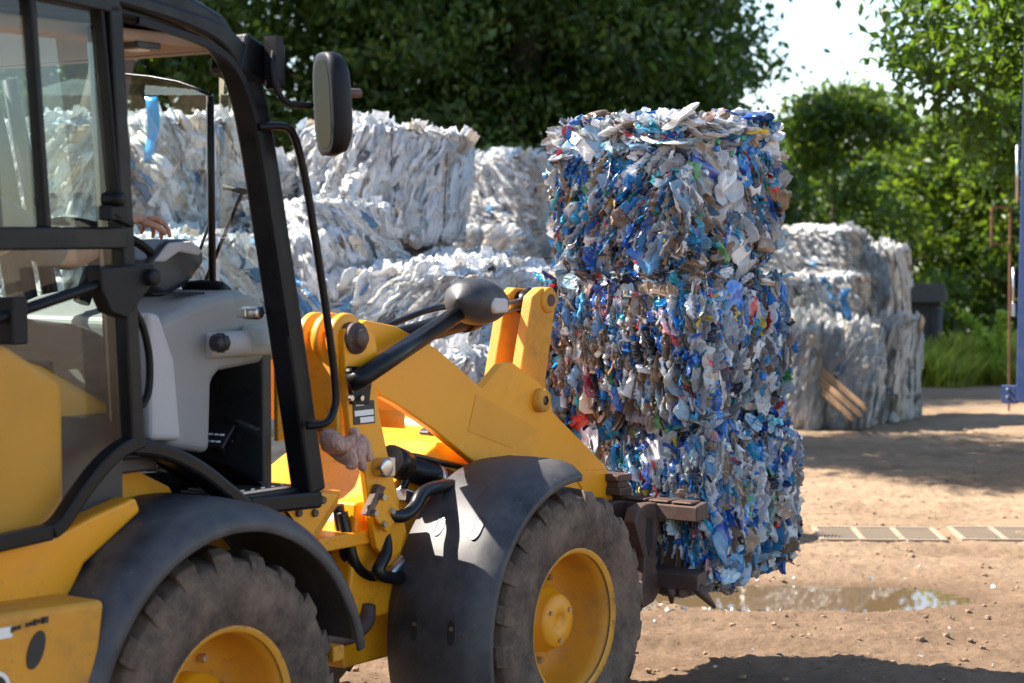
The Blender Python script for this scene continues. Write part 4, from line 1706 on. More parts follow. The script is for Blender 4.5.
# local x runs backwards (negative); outline in (x, z)
def dps(*pts):
    out = []
    for a, c in pts:
        d_ = ray(a, c)
        # plane of the door: through hinge, direction (-cos, -sin)
        nx, ny = math.sin(DA), -math.cos(DA)
        O_ = Vector((-2.085, -.715))
        e1, e2 = d_.dot(LU), d_.dot(LL)
        o1, o2 = LO.dot(LU), LO.dot(LL)
        t = ((O_.x + o1) * nx + (O_.y + o2) * ny) / (e1 * nx + e2 * ny)
        X, Y = e1 * t - o1 - O_.x, e2 * t - o2 - O_.y
        out.append((X * math.cos(DA) + Y * math.sin(DA), EYE + t * d_.z))
    return out


dl_ = smooth_path(dps((140, 440), (118, 450), (97, 470), (76, 498), (60, 522), (48, 532)), 4)
b = MB()
outl = dps((110, 5), (133, 440))
b.ribbon([outl[0], outl[1]], .055, -.025, .025)
b.ribbon(dl_, .045, -.025, .025)
b.ribbon([dl_[-1], (-.78, dl_[-1][1] - .012)], .045, -.025, .025)
b.ribbon([(-.76, dl_[-1][1] - .02), (-.80, 2.74)], .055, -.025, .025)
b.ribbon([(outl[0][0] + .02, outl[0][1]), (-.40, 2.715), (-.80, 2.735)], .055, -.025, .025)
bar = dps((0, 239), (121, 238))
b.ribbon([(-.77, bar[0][1]), bar[1]], .066, -.028, .028)
dv = dps((28, 0), (44, 228))
b.ribbon([(dv[0][0], dv[0][1] + .02), (dv[1][0], dv[1][1])], .026, -.02, .02)
b.ribbon(dps((97, 5), (118, 232)), .014, -.022, .022)
df = b.build('door_frame', M['black'], dr, bevel=.010)
b = MB()
lo = list(dl_)
b.add([(x, 0, z) for x, z in lo] + [(-.77, 0, lo[-1][1]), (-.78, 0, bar[0][1]), (outl[0][0] + (outl[1][0] - outl[0][0]) * .5, 0, bar[1][1])], [list(range(len(lo) + 3))])
b.build('lower_pane', M['doorglass'], dr)
b = MB()
b.add([(outl[0][0] + (outl[1][0] - outl[0][0]) * .5, .004, bar[1][1]), (-.78, .004, bar[0][1]), (-.79, .004, 2.72), (outl[0][0], .004, 2.70)], [(0, 1, 2, 3)])
b.build('upper_pane', M['doorglass'], dr)
b = MB()
lx, lz = dps((100, 213))[0]
b.box((lx, -.05, lz), (.075, .05, .045))
b.lathe([(0, -.04), (.018, -.04), (.022, -.03), (.022, .03)], 'y', 12, 0, (lx - .01, -.06, lz + .04))
b.box((lx + .02, -.06, lz - .02), (.10, .03, .02), (0, .3, 0))
b.build('latch', M['blackmatt'], dr, bevel=.006)
b = MB()
r0, r1 = dps((-30, 322))[0], dps((102, 278))[0]
b.tube([(r0[0], -.06, r0[1]), (r1[0], -.06, r1[1])], .017, 10)
q = dps((78, 268), (132, 264), (138, 276), (122, 296), (106, 318), (90, 312), (80, 290))
b.prism(q, 'y', -.085, -.03)
q = dps((128, 277))[0]
b.lathe([(0, -.11), (.024, -.11), (.026, -.1), (.026, -.03)], 'y', 14, 0, (q[0], 0, q[1]))
q = dps((2, 320))[0]
b.box((q[0] - .02, -.06, q[1]), (.06, .06, .13))
b.build('door_handle', M['blackmatt'], dr, bevel=.008)

# ---- mirror
mr_ = empty('mirror', (0, 0, 0), 0, LD)
MY = -.80
b = MB()
c0 = sp(275, 70, -.74)
p = [(c0[0], -.74, sp(274, 45, -.74)[1])] + [(x, y, z) for (x, z), y in zip(sps(-.76, (275, 68), (278, 92), (288, 104), (307, 105.5)), (-.75, -.76, -.77, -.78))]
b.tube(p, .011, 8, sub=5)
b.box((c0[0], -.735, sp(274, 58, -.74)[1]), (.035, .05, .14))
b.build('mirror_arm', M['blackmatt'], mr_)
mc = Vector((sp(331, 104, MY)[0], MY, sp(331, 104, MY)[1]))


def mirror_body():
    b = MB()
    n = 28
    vs, fs = [], []
    # rounded oblong outline, width w (local x) height h (local z), depth along local y
    def oblong(w, h, y):
        o = []
        for k in range(n):
            a = 2 * PI * k / n
            e = 3.2
            o.append((w * math.copysign(abs(math.cos(a)) ** (2 / e), math.cos(a)), y, h * math.copysign(abs(math.sin(a)) ** (2 / e), math.sin(a))))
        return o
    rings = [oblong(.078, .155, -.028), oblong(.092, .170, -.026), oblong(.094, .172, .0), oblong(.086, .162, .03), oblong(.06, .13, .05), oblong(.02, .05, .057)]
    for r in rings: vs += r
    for i in range(len(rings) - 1):
        for k in range(n):
            l = (k + 1) % n
            fs.append((i * n + k, i * n + l, (i + 1) * n + l, (i + 1) * n + k))
    fs.append([k for k in range(n)])
    fs.append([5 * n + k for k in range(n)])
    b.add(vs, fs, 0, True)
    return b, oblong


b, obl = mirror_body()
mrot = Matrix.Translation(mc) @ Matrix.Rotation(math.radians(-118), 4, 'Z') @ Matrix.Rotation(math.radians(3), 4, 'X')
mo = b.build('mirror_housing', M['blackmatt'], mr_)
mo.matrix_local = mrot
g = MB()
g.add(obl(.066, .145, -.0295), [list(range(28))])
go = g.build('mirror_glass', M['mirror'], mo)
b = MB()
b.tube([mc + Vector((.05, -.0, .04)), mc + Vector((.125, -.02, .042))], .016, 8)
b.build('mirror_stub', M['rust'], mr_)

# ---- handrail outside the front pillar
b = MB()
rp = sps(-.72, (263, 127), (281, 127), (292, 140), (302, 180), (312, 240), (324, 320), (332, 385), (331, 408), (322, 423), (311, 426))
pts = [(x, -.70 if k in (0, 9) else -.735, z) for k, (x, z) in enumerate(rp)]
b.tube(pts, .0135, 8, sub=4)
b.build('handrail', M['black'], LD)
b = MB()
q = sp(263, 313, -.62)
b.lathe([(0, -.05), (.02, -.05), (.024, -.04), (.024, .02)], 'y', 10, 0, (q[0], -.56, q[1]))
b.box((q[0] - .03, -.57, q[1]), (.05, .04, .03))
b.build('door_catch', M['steel'], cab, bevel=.005)

# ---- tower
TY = -.50
b = MB()
tw = sps(TY, (341, 345), (342, 330), (352, 322), (364, 326), (372, 336), (375, 352), (372, 372), (376, 410), (384, 450), (396, 500), (403, 530), (398, 552), (385, 560), (374, 548), (368, 518), (362, 470), (348, 440), (344, 400))
b.prism(tw, 'y', TY - .015, TY + .015)
b.prism(tw, 'y', -TY - .015, -TY + .015)
# rear web with its channel
rz0, rz1 = sp(345, 440, TY)[1], sp(342, 332, TY)[1]
X0 = sp(344, 400, TY)[0]
b.box((X0 - .005, -.40, (rz0 + rz1) / 2), (.03, .17, rz1 - rz0))
b.box((X0 - .09, -.325, (rz0 + rz1) / 2 - .01), (.16, .022, rz1 - rz0 - .02))
b.box((X0 + .06, 0, .93), (.5, .96, .05))
tower = b.build('loader_tower', M['yellow'], LD, bevel=.006)
b = MB()
pv = sp(352, 338, TY)
b.lathe([(0, -.065), (.03, -.065), (.034, -.058), (.034, -.04), (.056, -.04), (.058, -.034), (.058, .02)], 'y', 24, 0, (pv[0], TY + .01, pv[1]))
b.build('pivot_pin', M['rust'], tower)
b = MB()
for yy in (-.47, -.40, -.33):
    b.lathe([(.05, -.018), (.085, -.018), (.09, -.010), (.09, .010), (.085, .018), (.05, .018)], 'y', 28, 0, (pv[0] - .005, yy, pv[1]))
b.build('pivot_boss', M['yellow'], tower)
b = MB()
q = sps(TY, (343, 366), (362, 366), (366, 380), (363, 404), (346, 404))
b.prism(q, 'y', TY - .03, TY - .0155)
lb = b.build('lamp_bracket', M['black'], tower, bevel=.003)
b = MB()
for a_, c_ in ((348, 371), (350, 398), (360, 398)):
    x, z = sp(a_, c_, TY - .03)
    b.lathe([(0, -.012), (.010, -.012), (.012, 0)], 'y', 8, 0, (x, TY - .03, z), False)
b.build('bracket_bolt', M['steel'], lb)
# data plate: a dark head over two white fields
b = MB()
q = sps(TY - .018, (353, 402), (374, 400), (375, 423), (354, 425))
b.prism(q, 'y', TY - .0185, TY - .0155, 0)
q = sps(TY - .02, (354.5, 411), (373.5, 409), (373.8, 414.5), (355, 416.5))
b.prism(q, 'y', TY - .0205, TY - .0188, 1)
q = sps(TY - .02, (360, 417.5), (373.8, 416), (374, 421.5), (360.5, 423))
b.prism(q, 'y', TY - .0205, TY - .0188, 1)
for k in range(4):
    q = sps(TY - .02, (356 + k * 2.2, 404.2 - .2 * k), (357.4 + k * 2.2, 404.1 - .2 * k), (357.4 + k * 2.2, 406.2 - .2 * k), (356 + k * 2.2, 406.4 - .2 * k))
    b.prism(q, 'y', TY - .0205, TY - .0188, 1)
b.build('data_plate', [M['ink'], M['white']], tower)
b = MB()
q = sp(374, 467, TY)
b.lathe([(0, -.055), (.030, -.055), (.036, -.048), (.036, 0)], 'y', 18, 0, (q[0], TY - .012, q[1]))
b.box((q[0] + .035, TY - .045, q[1] + .0), (.035, .03, .07))
b.build('pin_retainer', M['steel'], tower, bevel=.004)
b = MB()
q = sps(TY - .03, (368, 514), (382, 488), (398, 512), (383, 532))
b.prism(q, 'y', TY - .05, TY - .03)
bp = b.build('bolted_plate', M['yellow'], tower, bevel=.004)
b = MB()
for a_, c_ in ((382, 497), (391, 511), (383, 524), (374, 513)):
    x, z = sp(a_, c_, TY - .05)
    b.lathe([(0, -.014), (.012, -.014), (.014, -.0)], 'y', 8, 0, (x, TY - .05, z), False)
b.build('plate_bolt', M['steel'], bp)
b = MB()
q = sps(TY - .028, (362, 514), (376, 484), (382, 487), (368, 516))
b.prism(q, 'y', TY - .045, TY - .02)
b.build('plate_spacer', M['tyre'], tower)
b = MB()
q = sp(324, 425, -.33)
b.lathe([(0, -.02), (.02, -.02), (.02, 0)], 'x', 14, 0, (X0 - .02, -.40, sp(324, 425, -.40)[1]))
b.build('access_hole', M['ink'], tower)

# ---- lift arms
AY = -.40
b = MB()
ak = sps(AY, (343, 345), (348, 328), (362, 320), (392, 326), (432, 348), (478, 388), (498, 364), (508, 362), (535, 382), (546, 396), (549, 412), (575, 438), (602, 466), (606, 492), (545, 505), (480, 470), (430, 430), (392, 404), (376, 396), (358, 366))
for yy in (AY, -AY):
    b.prism(ak, 'y', yy - .022, yy + .022)
c1 = sp(520, 440, AY)
b.tube([(c1[0], AY, c1[1]), (c1[0], -AY, c1[1])], .09, 18)
tipX = sp(602, 478, AY)
for yy in (AY, -AY):
    b.prism([(tipX[0] - .28, tipX[1] + .06), (tipX[0], tipX[1] + .04), (1.02, .80), (1.03, .62), (.93, .58), (.86, .68), (tipX[0] - .1, tipX[1] - .14)], 'y', yy - .03, yy + .03)
arm = b.build('lift_arm', M['yellow'], LD, bevel=.007)
b = MB()
q = sps(AY - .023, (468, 431), (476, 394), (540, 430), (512, 448))
b.prism(q, 'y', AY - .0245, AY - .020)
b.build('faded_patch', M['fadedyellow'], arm)
b = MB()
q = sp(534, 400, AY)
b.lathe([(.020, -.05), (.036, -.05), (.048, -.044), (.05, -.03), (.05, .02)], 'y', 24, 0, (q[0], AY - .01, q[1]))
b.lathe([(0, -.045), (.021, -.045), (.021, 0)], 'y', 16, 1, (q[0], AY - .01, q[1]))
b.build('arm_boss', [M['yellow_dirty'], M['rust']], arm)
# tilt lever: two plates with a pin through the head
b = MB()
LY = -.31
lv = sps(LY, (552, 296), (547, 289), (537, 288), (528, 296), (516, 370), (512, 395), (530, 410), (543, 402), (541, 380))
b.prism(lv, 'y', LY - .025, LY + .025)
lv2 = [(x, z) for x, z in lv]
b.prism(lv2, 'y', LY + .11, LY + .16)
hd = sp(543, 300, LY)
b.lathe([(.02, -.04), (.05, -.04), (.055, -.032), (.055, .03)], 'y', 24, 0, (hd[0], LY, hd[1]))
tl = b.build('tilt_lever', M['yellow_dirty'], LD, bevel=.006)
b = MB()
b.tube([(hd[0], LY - .045, hd[1]), (hd[0], LY + .17, hd[1])], .026, 14)
b.build('lever_pin', M['rust'], tl)
# tilt cylinder and rod
b = MB()
base = Vector((sp(352, 338, -.23)[0] + .05, -.23, 1.60))
head = Vector((hd[0] - .01, -.23, hd[1] - .01))
dirn = (head - base)
b.tube([base, base + dirn * .64], .045, 16)
b.tube([base + dirn * .60, base + dirn * .66], .054, 16)
b.tube([base + dirn * .66, head], .026, 12, 1)
b.lathe([(0, -.04), (.05, -.04), (.05, .04), (0, .04)], 'y', 18, 0, head)
tc = b.build('tilt_cylinder', [M['black'], M['steel']], LD)
b = MB()
b.tube([base + dirn * .05 + Vector((0, -.02, .06)), base + dirn * .35 + Vector((0, -.02, .085)), base + dirn * .52 + Vector((0, -.02, .07)), base + dirn * .55 + Vector((0, 0, .03))], .013, 8, sub=5)
b.build('hydraulic_hose', M['hose'], LD)

# ---- work lamp on its arm
wl = empty('work_lamp', (0, 0, 0), 0, LD)
p0 = Vector((sp(352, 384, -.55)[0], -.535, sp(352, 384, -.55)[1]))
p1 = Vector((sp(460, 312, -.46)[0], -.46, sp(460, 312, -.46)[1]))
b = MB()
b.tube([p0, p0 + Vector((.03, -.03, .02)), p1], [.034, .036, .033], 14)
b.lathe([(0, -.03), (.03, -.03), (.03, .03), (0, .03)], 'y', 14, 0, p1 + Vector((.01, 0, .01)))
b.build('lamp_arm', M['black'], wl)
lc = Vector((sp(481, 302, -.46)[0], -.46, sp(481, 302, -.46)[1]))
b = MB()
nr_, ns_ = 14, 24
vs, fs = [], []
for i in range(nr_ + 1):
    u = i / nr_
    # blunt at the rear, tapered to the front
    x = -.19 + .37 * u
    r = .094 * (math.sin(PI * min(1, max(0, u)) ** .72)) ** .55 if 0 < u < 1 else .002
    for k in range(ns_):
        a = 2 * PI * k / ns_
        vs.append((x, r * 1.15 * math.cos(a), r * math.sin(a) - .01 * (u - .5)))
for i in range(nr_):
    for k in range(ns_):
        l = (k + 1) % ns_
        fs.append((i * ns_ + k, i * ns_ + l, (i + 1) * ns_ + l, (i + 1) * ns_ + k))
b.add(vs, fs, 0, True)
lo_ = b.build('lamp_housing', M['fender'], wl)
lo_.location = lc
lo_.rotation_euler = (0, .05, .12)
b = MB()
b.prism([(-.100, -.008), (-.08, .018), (.02, .016), (.03, -.040), (-.07, -.046), (-.095, -.030)], 'y', -.1125, -.05)
b.build('lamp_lens', M['pale'], lo_, bevel=.015, seg=3)

# ---- frames and axles
b = MB()
b.prism([(-.74, .42), (-.78, .78), (-.60, 1.02), (-.15, 1.22), (.10, 1.24), (.42, .98), (.78, .70), (.72, .42)], 'y', -.34, .34)
b.prism([(-.86, .62), (-.80, 1.06), (-.55, 1.06), (-.40, .62)], 'y', -.455, -.345)
ff_ = b.build('front_frame', M['yellow'], LD, bevel=.012)
b = MB()
q = sp(435, 432, -.345)
b.prism([(q[0] + .045 * math.cos(t), q[1] + .016 * math.sin(t)) for t in np.linspace(0, 2 * PI, 16, endpoint=False)], 'y', -.343, -.3)
b.build('access_hole', M['ink'], ff_)
b = MB()
rf = sps(-.42, (262, 512), (300, 490), (338, 490), (334, 505), (300, 560), (330, 600), (398, 580), (405, 592), (330, 612), (285, 610), (262, 560))
b.prism(rf, 'y', -.44, -.40)
b.prism(rf, 'y', .40, .44)
b.prism([(-1.95, .55), (-1.95, 1.05), (-1.22, 1.06), (-1.0, .84), (-1.0, .55)], 'y', -.40, .40)
b.build('rear_frame', M['yellow_dirty'], LD, bevel=.008)
b = MB()
b.prism(sps(-.56, (256, 508), (300, 490), (335, 494), (301, 548)), 'y', -.58, -.55)
sp_ = b.build('cab_mount', M['yellow'], LD, bevel=.006)
b = MB()
for a_, c_ in ((298, 513), (314, 513), (322, 500)):
    x, z = sp(a_, c_, -.58)
    b.lathe([(0, -.012), (.013, -.012), (.015, 0)], 'y', 8, 0, (x, -.58, z), False)
b.build('mount_bolt', M['rust'], sp_)
b = MB()
b.tube([(-.92, 0, .50), (-.92, 0, 1.0)], .12, 18)
b.box((-.92, 0, .62), (.34, .5, .07))
b.box((-.92, 0, .92), (.34, .5, .07))
b.build('articulation_joint', M['rust'], LD, bevel=.006)
for X in (0, -1.905):
    b = MB()
    b.tube([(X, -.56, R_T), (X, .56, R_T)], .10, 16)
    b.lathe([(0, -.22), (.14, -.18), (.20, 0), (.14, .18), (0, .22)], 'y', 20, 0, (X, 0, R_T))
    b.build('axle', M['rust'], LD)
# hoses and cylinders in the joint
def hose(pts, r=.018):
    MB().tube([(x, y, z) for x, y, z in pts], r, 8, sub=6).build('hydraulic_hose', M['hose'], LD)
def hp(px, py, Y):
    x, z = sp(px, py, Y)
    return (x, Y, z)
hose([hp(383, 514, -.52), hp(402, 516, -.55), hp(414, 508, -.56), hp(424, 492, -.55), hp(446, 486, -.52), hp(470, 486, -.45)], .026)
hose([hp(384, 528, -.48), hp(386, 552, -.52), hp(378, 572, -.53), hp(392, 578, -.52), hp(408, 577, -.48)], .024)
hose([hp(342, 512, -.42), hp(348, 540, -.44), hp(356, 566, -.45), hp(372, 577, -.44), hp(392, 570, -.42)], .022)
hose([hp(338, 505, -.40), hp(344, 545, -.41), hp(350, 562, -.42), hp(368, 572, -.40)], .022)
hose([hp(360, 358, -.2), hp(340, 352, -.32), hp(318, 350, -.35), hp(300, 360, -.30)], .016)
hose([hp(360, 368, -.2), hp(340, 360, -.32), hp(318, 360, -.35), hp(300, 372, -.30)], .016)
hose([hp(398, 466, -.36), hp(410, 456, -.38), hp(440, 462, -.36), hp(480, 470, -.34)], .013)
hose([hp(398, 466, -.36), hp(406, 474, -.37), hp(404, 486, -.37), hp(398, 494, -.36)], .016)
b = MB()
e0, e1 = Vector(hp(395, 462, -.38)), Vector(hp(490, 500, -.30))
b.tube([e0, e0 + (e1 - e0) * .9], .052, 16)
b.tube([e0 - (e1 - e0) * .05, e0 + (e1 - e0) * .08], .06, 14)
for u in (.36, .62): b.tube([e0 + (e1 - e0) * u, e0 + (e1 - e0) * (u + .05)], .057, 14, 1)
b.build('lift_cylinder', [M['black'], M['steel']], LD)
b = MB()
q0 = hp(408, 497, -.40)
b.box(q0, (.10, .05, .05), (0, .3, 0))
b.build('hose_fitting', M['steel'], LD, bevel=.006)
b = MB()
b.box(hp(395, 566, -.45), (.07, .06, .06), (0, -.5, 0))
b.tube([hp(390, 574, -.48), hp(404, 562, -.48)], .02, 8)
b.build('hose_fitting', M['steel'], LD, bevel=.006)
b = MB()
b.tube([hp(322, 640, -.52), hp(350, 636, -.50), hp(366, 622, -.48), hp(368, 606, -.46)], .03, 10, sub=4)
b.build('drain_pipe', M['rust'], LD)
b = MB()
b.box(hp(328, 652, -.6), (.06, .10, .055))
b.build('chassis_stub', M['yellow_dirty'], LD, bevel=.006)

# ---- fork carriage
CX = 1.00
cg = empty('fork_carriage', (0, 0, 0), 0, LD)
b = MB()
b.prism([(CX - .02, .882), (CX + .075, .895), (CX + .085, .822), (CX - .02, .815)], 'y', -.86, .62)
for k in range(5):
    y = -.80 + k * .115
    b.box((CX + .028, y + .02, .893), (.09, .10, .012))
b.build('upper_crossbar', M['rust'], cg, bevel=.006)
b = MB()
b.prism([(CX - .01, .585), (CX + .07, .60), (CX + .07, .525), (CX - .01, .515)], 'y', -.86, .62)
b.build('lower_crossbar', M['rust'], cg, bevel=.006)
# side brackets: curved cheeks with two slots
def cheek(y0, y1):
    b = MB()
    pts = [(CX - .20, .82), (CX - .17, .875), (CX - .10, .89), (CX, .885), (CX + .01, .80), (CX - .015, .70), (CX - .02, .60), (CX + .02, .56), (CX + .02, .50), (CX - .04, .455), (CX - .12, .44), (CX - .17, .47), (CX - .13, .56), (CX - .12, .66), (CX - .16, .74)]
    b.prism(pts, 'y', y0, y1)
    return b.build('carriage_bracket', M['rust'], cg, bevel=.008)
ck = cheek(-.66, -.60)
b = MB()
b.prism([(CX - .10, .83), (CX - .055, .82), (CX - .06, .70), (CX - .085, .66), (CX - .11, .74)], 'y', -.662, -.62)
b.build('bracket_slot', M['ink'], ck)
cheek(-.50, -.45)
cheek(.45, .50)
b = MB()
b.box((CX - .02, -.44, .925), (.10, .13, .035))
b.box((CX - .02, -.44, .955), (.08, .10, .035))
b.box((CX - .02, -.44, .985), (.11, .125, .03))
b.build('fork_lock', M['rust'], cg, bevel=.006)
for y in (-.66, -.10):
    b = MB()
    b.prism([(CX + .085, .90), (CX + .12, .90), (CX + .125, .505), (CX + 1.05, .475), (CX + 1.06, .462), (CX + .12, .455), (CX + .085, .47)], 'y', y - .055, y + .055)
    b.build('fork', M['rust'], cg, bevel=.004)
for pa, pb, ra in (((CX + .02, -.84, .53), (CX + .07, -.90, .44), .03), ((CX + .0, -.72, .52), (CX + .01, -.72, .45), .025), ((CX + .0, -.55, .47), (CX + .01, -.56, .40), .025)):
    MB().tube([pa, pb], [ra, .008], 8).build('hanging_scrap', M['rust'], cg)

# ------------------------------------------------------------------ leather glove tucked on the machine
def skin(name, nodes, edges, root, mat, parent=None, sub=2):
    me = bpy.data.meshes.new(name)
    keys = list(nodes)
    me.from_pydata([nodes[k][0] for k in keys], [(keys.index(a), keys.index(b)) for a, b in edges], [])
    o = link_mesh(name, me, parent)
    me.materials.append(mat)
    o.modifiers.new('skin', 'SKIN')
    for i, k in enumerate(keys):
        r = nodes[k][1]
        me.skin_vertices[0].data[i].radius = (r, r) if not isinstance(r, tuple) else r
        me.skin_vertices[0].data[i].use_root = k in (root if isinstance(root, (list, tuple)) else (root,))
    o.modifiers['skin'].use_smooth_shade = True
    s = o.modifiers.new('sub', 'SUBSURF')
    s.levels = s.render_levels = sub
    return o


def leather():
    t = NT('worn_pink_leather')
    n = t.noise(30, 6, .7)
    n = t.noise(1, 6, .7, t.mapping((60, 60, 22)), 1.2)
    c = t.ramp(n, [(.3, (.36, .17, .12)), (.5, (.68, .40, .31)), (.75, (.80, .56, .46))])
    return t.end(t.pbr(c, .75, 0, t.bump(n, 1.0, .02)))


M['leather'] = leather()
M['canvas'] = plain('grubby_cotton_cuff', (.46, .36, .28), .9, var=.3, scale=40)
gp = Vector(lw(*hp(344, 450, -.53)))
gx, gl, gu = LU, -LL, Vector((0, 0, 1))


def gpt(a, b_, c): return tuple(gp + LU * a - LL * b_ + Vector((0, 0, c)))


nodes = {'p0': (gpt(-.01, 0, .0), (.056, .040)), 'p1': (gpt(.035, .010, .0), (.052, .036)), 'p2': (gpt(-.05, .0, .012), (.054, .040)), 'c': (gpt(-.080, .0, .040), (.060, .040)), 'c2': (gpt(-.072, .02, .075), (.050, .022)),
         'a1': (gpt(.070, .02, .030), .024), 'a2': (gpt(.102, .01, .022), .023), 'a3': (gpt(.118, .015, .0), .019),
         'b1': (gpt(.066, .04, -.004), .024), 'b2': (gpt(.096, .036, -.022), .023), 'b3': (gpt(.098, .03, -.048), .019),
         'd1': (gpt(.036, .05, -.030), .024), 'd2': (gpt(.050, .050, -.058), .022), 'd3': (gpt(.030, .040, -.070), .018),
         'e1': (gpt(-.004, .045, -.044), .023), 'e2': (gpt(-.022, .042, -.066), .020),
         't1': (gpt(-.02, .045, .036), .024), 't2': (gpt(.012, .050, .060), .021), 't3': (gpt(-.012, .045, .076), .017)}
edges = [('c2', 'c'), ('c', 'p2'), ('p2', 'p0'), ('p0', 'p1'), ('p1', 'a1'), ('a1', 'a2'), ('a2', 'a3'), ('p1', 'b1'), ('b1', 'b2'), ('b2', 'b3'), ('p1', 'd1'), ('d1', 'd2'), ('d2', 'd3'), ('p0', 'e1'), ('e1', 'e2'), ('p2', 't1'), ('t1', 't2'), ('t2', 't3')]
gl_o = skin('work_glove', nodes, edges, 'p0', M['leather'])
dm = gl_o.modifiers.new('crumple', 'DISPLACE')
tx = bpy.data.textures.new('crumple', 'CLOUDS')
tx.noise_scale = .04
dm.texture = tx
dm.texture_coords = 'GLOBAL'
dm.strength = .015
tag(gl_o, 'crumpled pinkish leather work glove tucked against the yellow tower', 'glove')

# ------------------------------------------------------------------ driver
def skin_mat():
    t = NT('skin')
    n = t.noise(40, 4, .6)
    return t.end(t.pbr(t.ramp(n, [(.35, (.40, .20, .13)), (.7, (.52, .28, .19))]), .5, 0, t.bump(n, .1, .003), .4, Subsurface_Weight=.1))


M['skin'] = skin_mat()
M['shirt'] = plain('navy_cloth', (.035, .05, .10), .85, var=.25)
M['trouser'] = plain('dark_cloth', (.03, .03, .035), .9, var=.25)
M['hair'] = plain('dark_hair', (.02, .015, .012), .6)


def D(x, y, z): return tuple(lw(x, y, z))


hand = Vector((-1.545, -.135, 2.060))
ptX, ptZ = sp(146, 222, -.14)
hand = Vector((ptX, -.14, ptZ + .004))
wr = hand + Vector((-.085, -.012, .012))


def H(dx, dy, dz): return D(hand.x + dx * 1.12, hand.y + dy * 1.12, hand.z + dz * 1.12)


N = {
    'pel': (D(-2.25, 0, 1.70), (.15, .12)), 'bel': (D(-2.27, 0, 1.86), (.145, .11)), 'che': (D(-2.27, 0, 2.05), (.155, .115)), 'nkb': (D(-2.25, 0, 2.17), .075),
    'nk': (D(-2.23, 0, 2.23), .055), 'jaw': (D(-2.20, 0, 2.30), .074), 'hd': (D(-2.215, 0, 2.37), (.085, .095)), 'cr': (D(-2.23, 0, 2.425), .075),
    'nose': (D(-2.115, 0, 2.34), .013),
    'shR': (D(-2.26, -.185, 2.11), .068), 'elR': (D(-2.02, -.27, 1.95), .046), 'faR': (D(-1.82, -.22, 2.01), .040), 'wrR': (D(*wr), (.030, .022)),
    'paR': (H(-.035, 0, .006), (.040, .018)), 'knR': (H(.005, 0, .002), (.042, .016)),
    'shL': (D(-2.26, .185, 2.11), .068), 'elL': (D(-2.02, .29, 1.93), .046), 'wrL': (D(-1.78, .21, 2.03), .030), 'paL': (D(-1.72, .19, 2.045), (.038, .018)), 'fL': (D(-1.66, .18, 2.02), .02),
    'hpR': (D(-2.18, -.10, 1.68), .095), 'kneR': (D(-1.80, -.16, 1.66), .065), 'ankR': (D(-1.66, -.16, 1.30), .042), 'toeR': (D(-1.52, -.16, 1.24), .035),
    'hpL': (D(-2.18, .10, 1.68), .095), 'kneL': (D(-1.80, .16, 1.66), .065), 'ankL': (D(-1.66, .16, 1.30), .042), 'toeL': (D(-1.52, .16, 1.24), .035),
}
E_ = [('pel', 'bel'), ('bel', 'che'), ('che', 'nkb'), ('nkb', 'nk'), ('nk', 'jaw'), ('jaw', 'hd'), ('hd', 'cr'), ('jaw', 'nose'), ('che', 'shR'), ('shR', 'elR'), ('elR', 'faR'), ('faR', 'wrR'), ('wrR', 'paR'), ('paR', 'knR'),
      ('che', 'shL'), ('shL', 'elL'), ('elL', 'wrL'), ('wrL', 'paL'), ('paL', 'fL'), ('pel', 'hpR'), ('hpR', 'kneR'), ('kneR', 'ankR'), ('ankR', 'toeR'), ('pel', 'hpL'), ('hpL', 'kneL'), ('kneL', 'ankL'), ('ankL', 'toeL')]
roots = ['pel']
# fingers: each its own chain rooted in the palm, unequal, bent down over the rim
for nm, oy, l1, l2, l3, spread in (('i', -.027, .036, .026, .020, -.006), ('m', -.009, .040, .029, .021, .0), ('r', .009, .037, .027, .020, .004), ('p', .026, .028, .021, .017, .010)):
    x0, z0 = .0, .006
    a = [(x0 - .02, 0), (x0 + .008, .002), (x0 + .008 + l1 * .86, -l1 * .42), (x0 + .008 + l1 * .86 + l2 * .50, -l1 * .42 - l2 * .86), (x0 + .008 + l1 * .86 + l2 * .42, -l1 * .42 - l2 * .86 - l3)]
    for k, (dx, dz) in enumerate(a):
        N[nm + str(k)] = (H(dx, oy + spread * k, z0 + dz), (.0105, .0098, .0092, .0085, .0070)[k] * (.88 if nm == 'p' else 1))
        if k: E_.append((nm + str(k - 1), nm + str(k)))
    roots.append(nm + '0')
for k, (dx, dy, dz) in enumerate(((-.045, -.020, 0), (-.012, -.045, -.012), (.018, -.050, -.030), (.040, -.042, -.042))):
    N['t' + str(k)] = (H(dx, dy, dz), (.015, .0125, .011, .0085)[k])
    if k: E_.append(('t' + str(k - 1), 't' + str(k)))
roots.append('t0')
drv = skin('person', N, E_, roots, M['skin'])
tag(drv, 'seated driver mostly hidden in the dark cab, bare hand resting on the steering wheel', 'person')


def clothes(name, keys, extra, mat):
    nd = {k: (N[k][0], tuple(x + extra for x in N[k][1]) if isinstance(N[k][1], tuple) else N[k][1] + extra) for k in keys}
    ed = [(a, b_) for a, b_ in E_ if a in nd and b_ in nd]
    o = skin(name, nd, ed, keys[0], mat, None)
    o.parent = drv
    return o


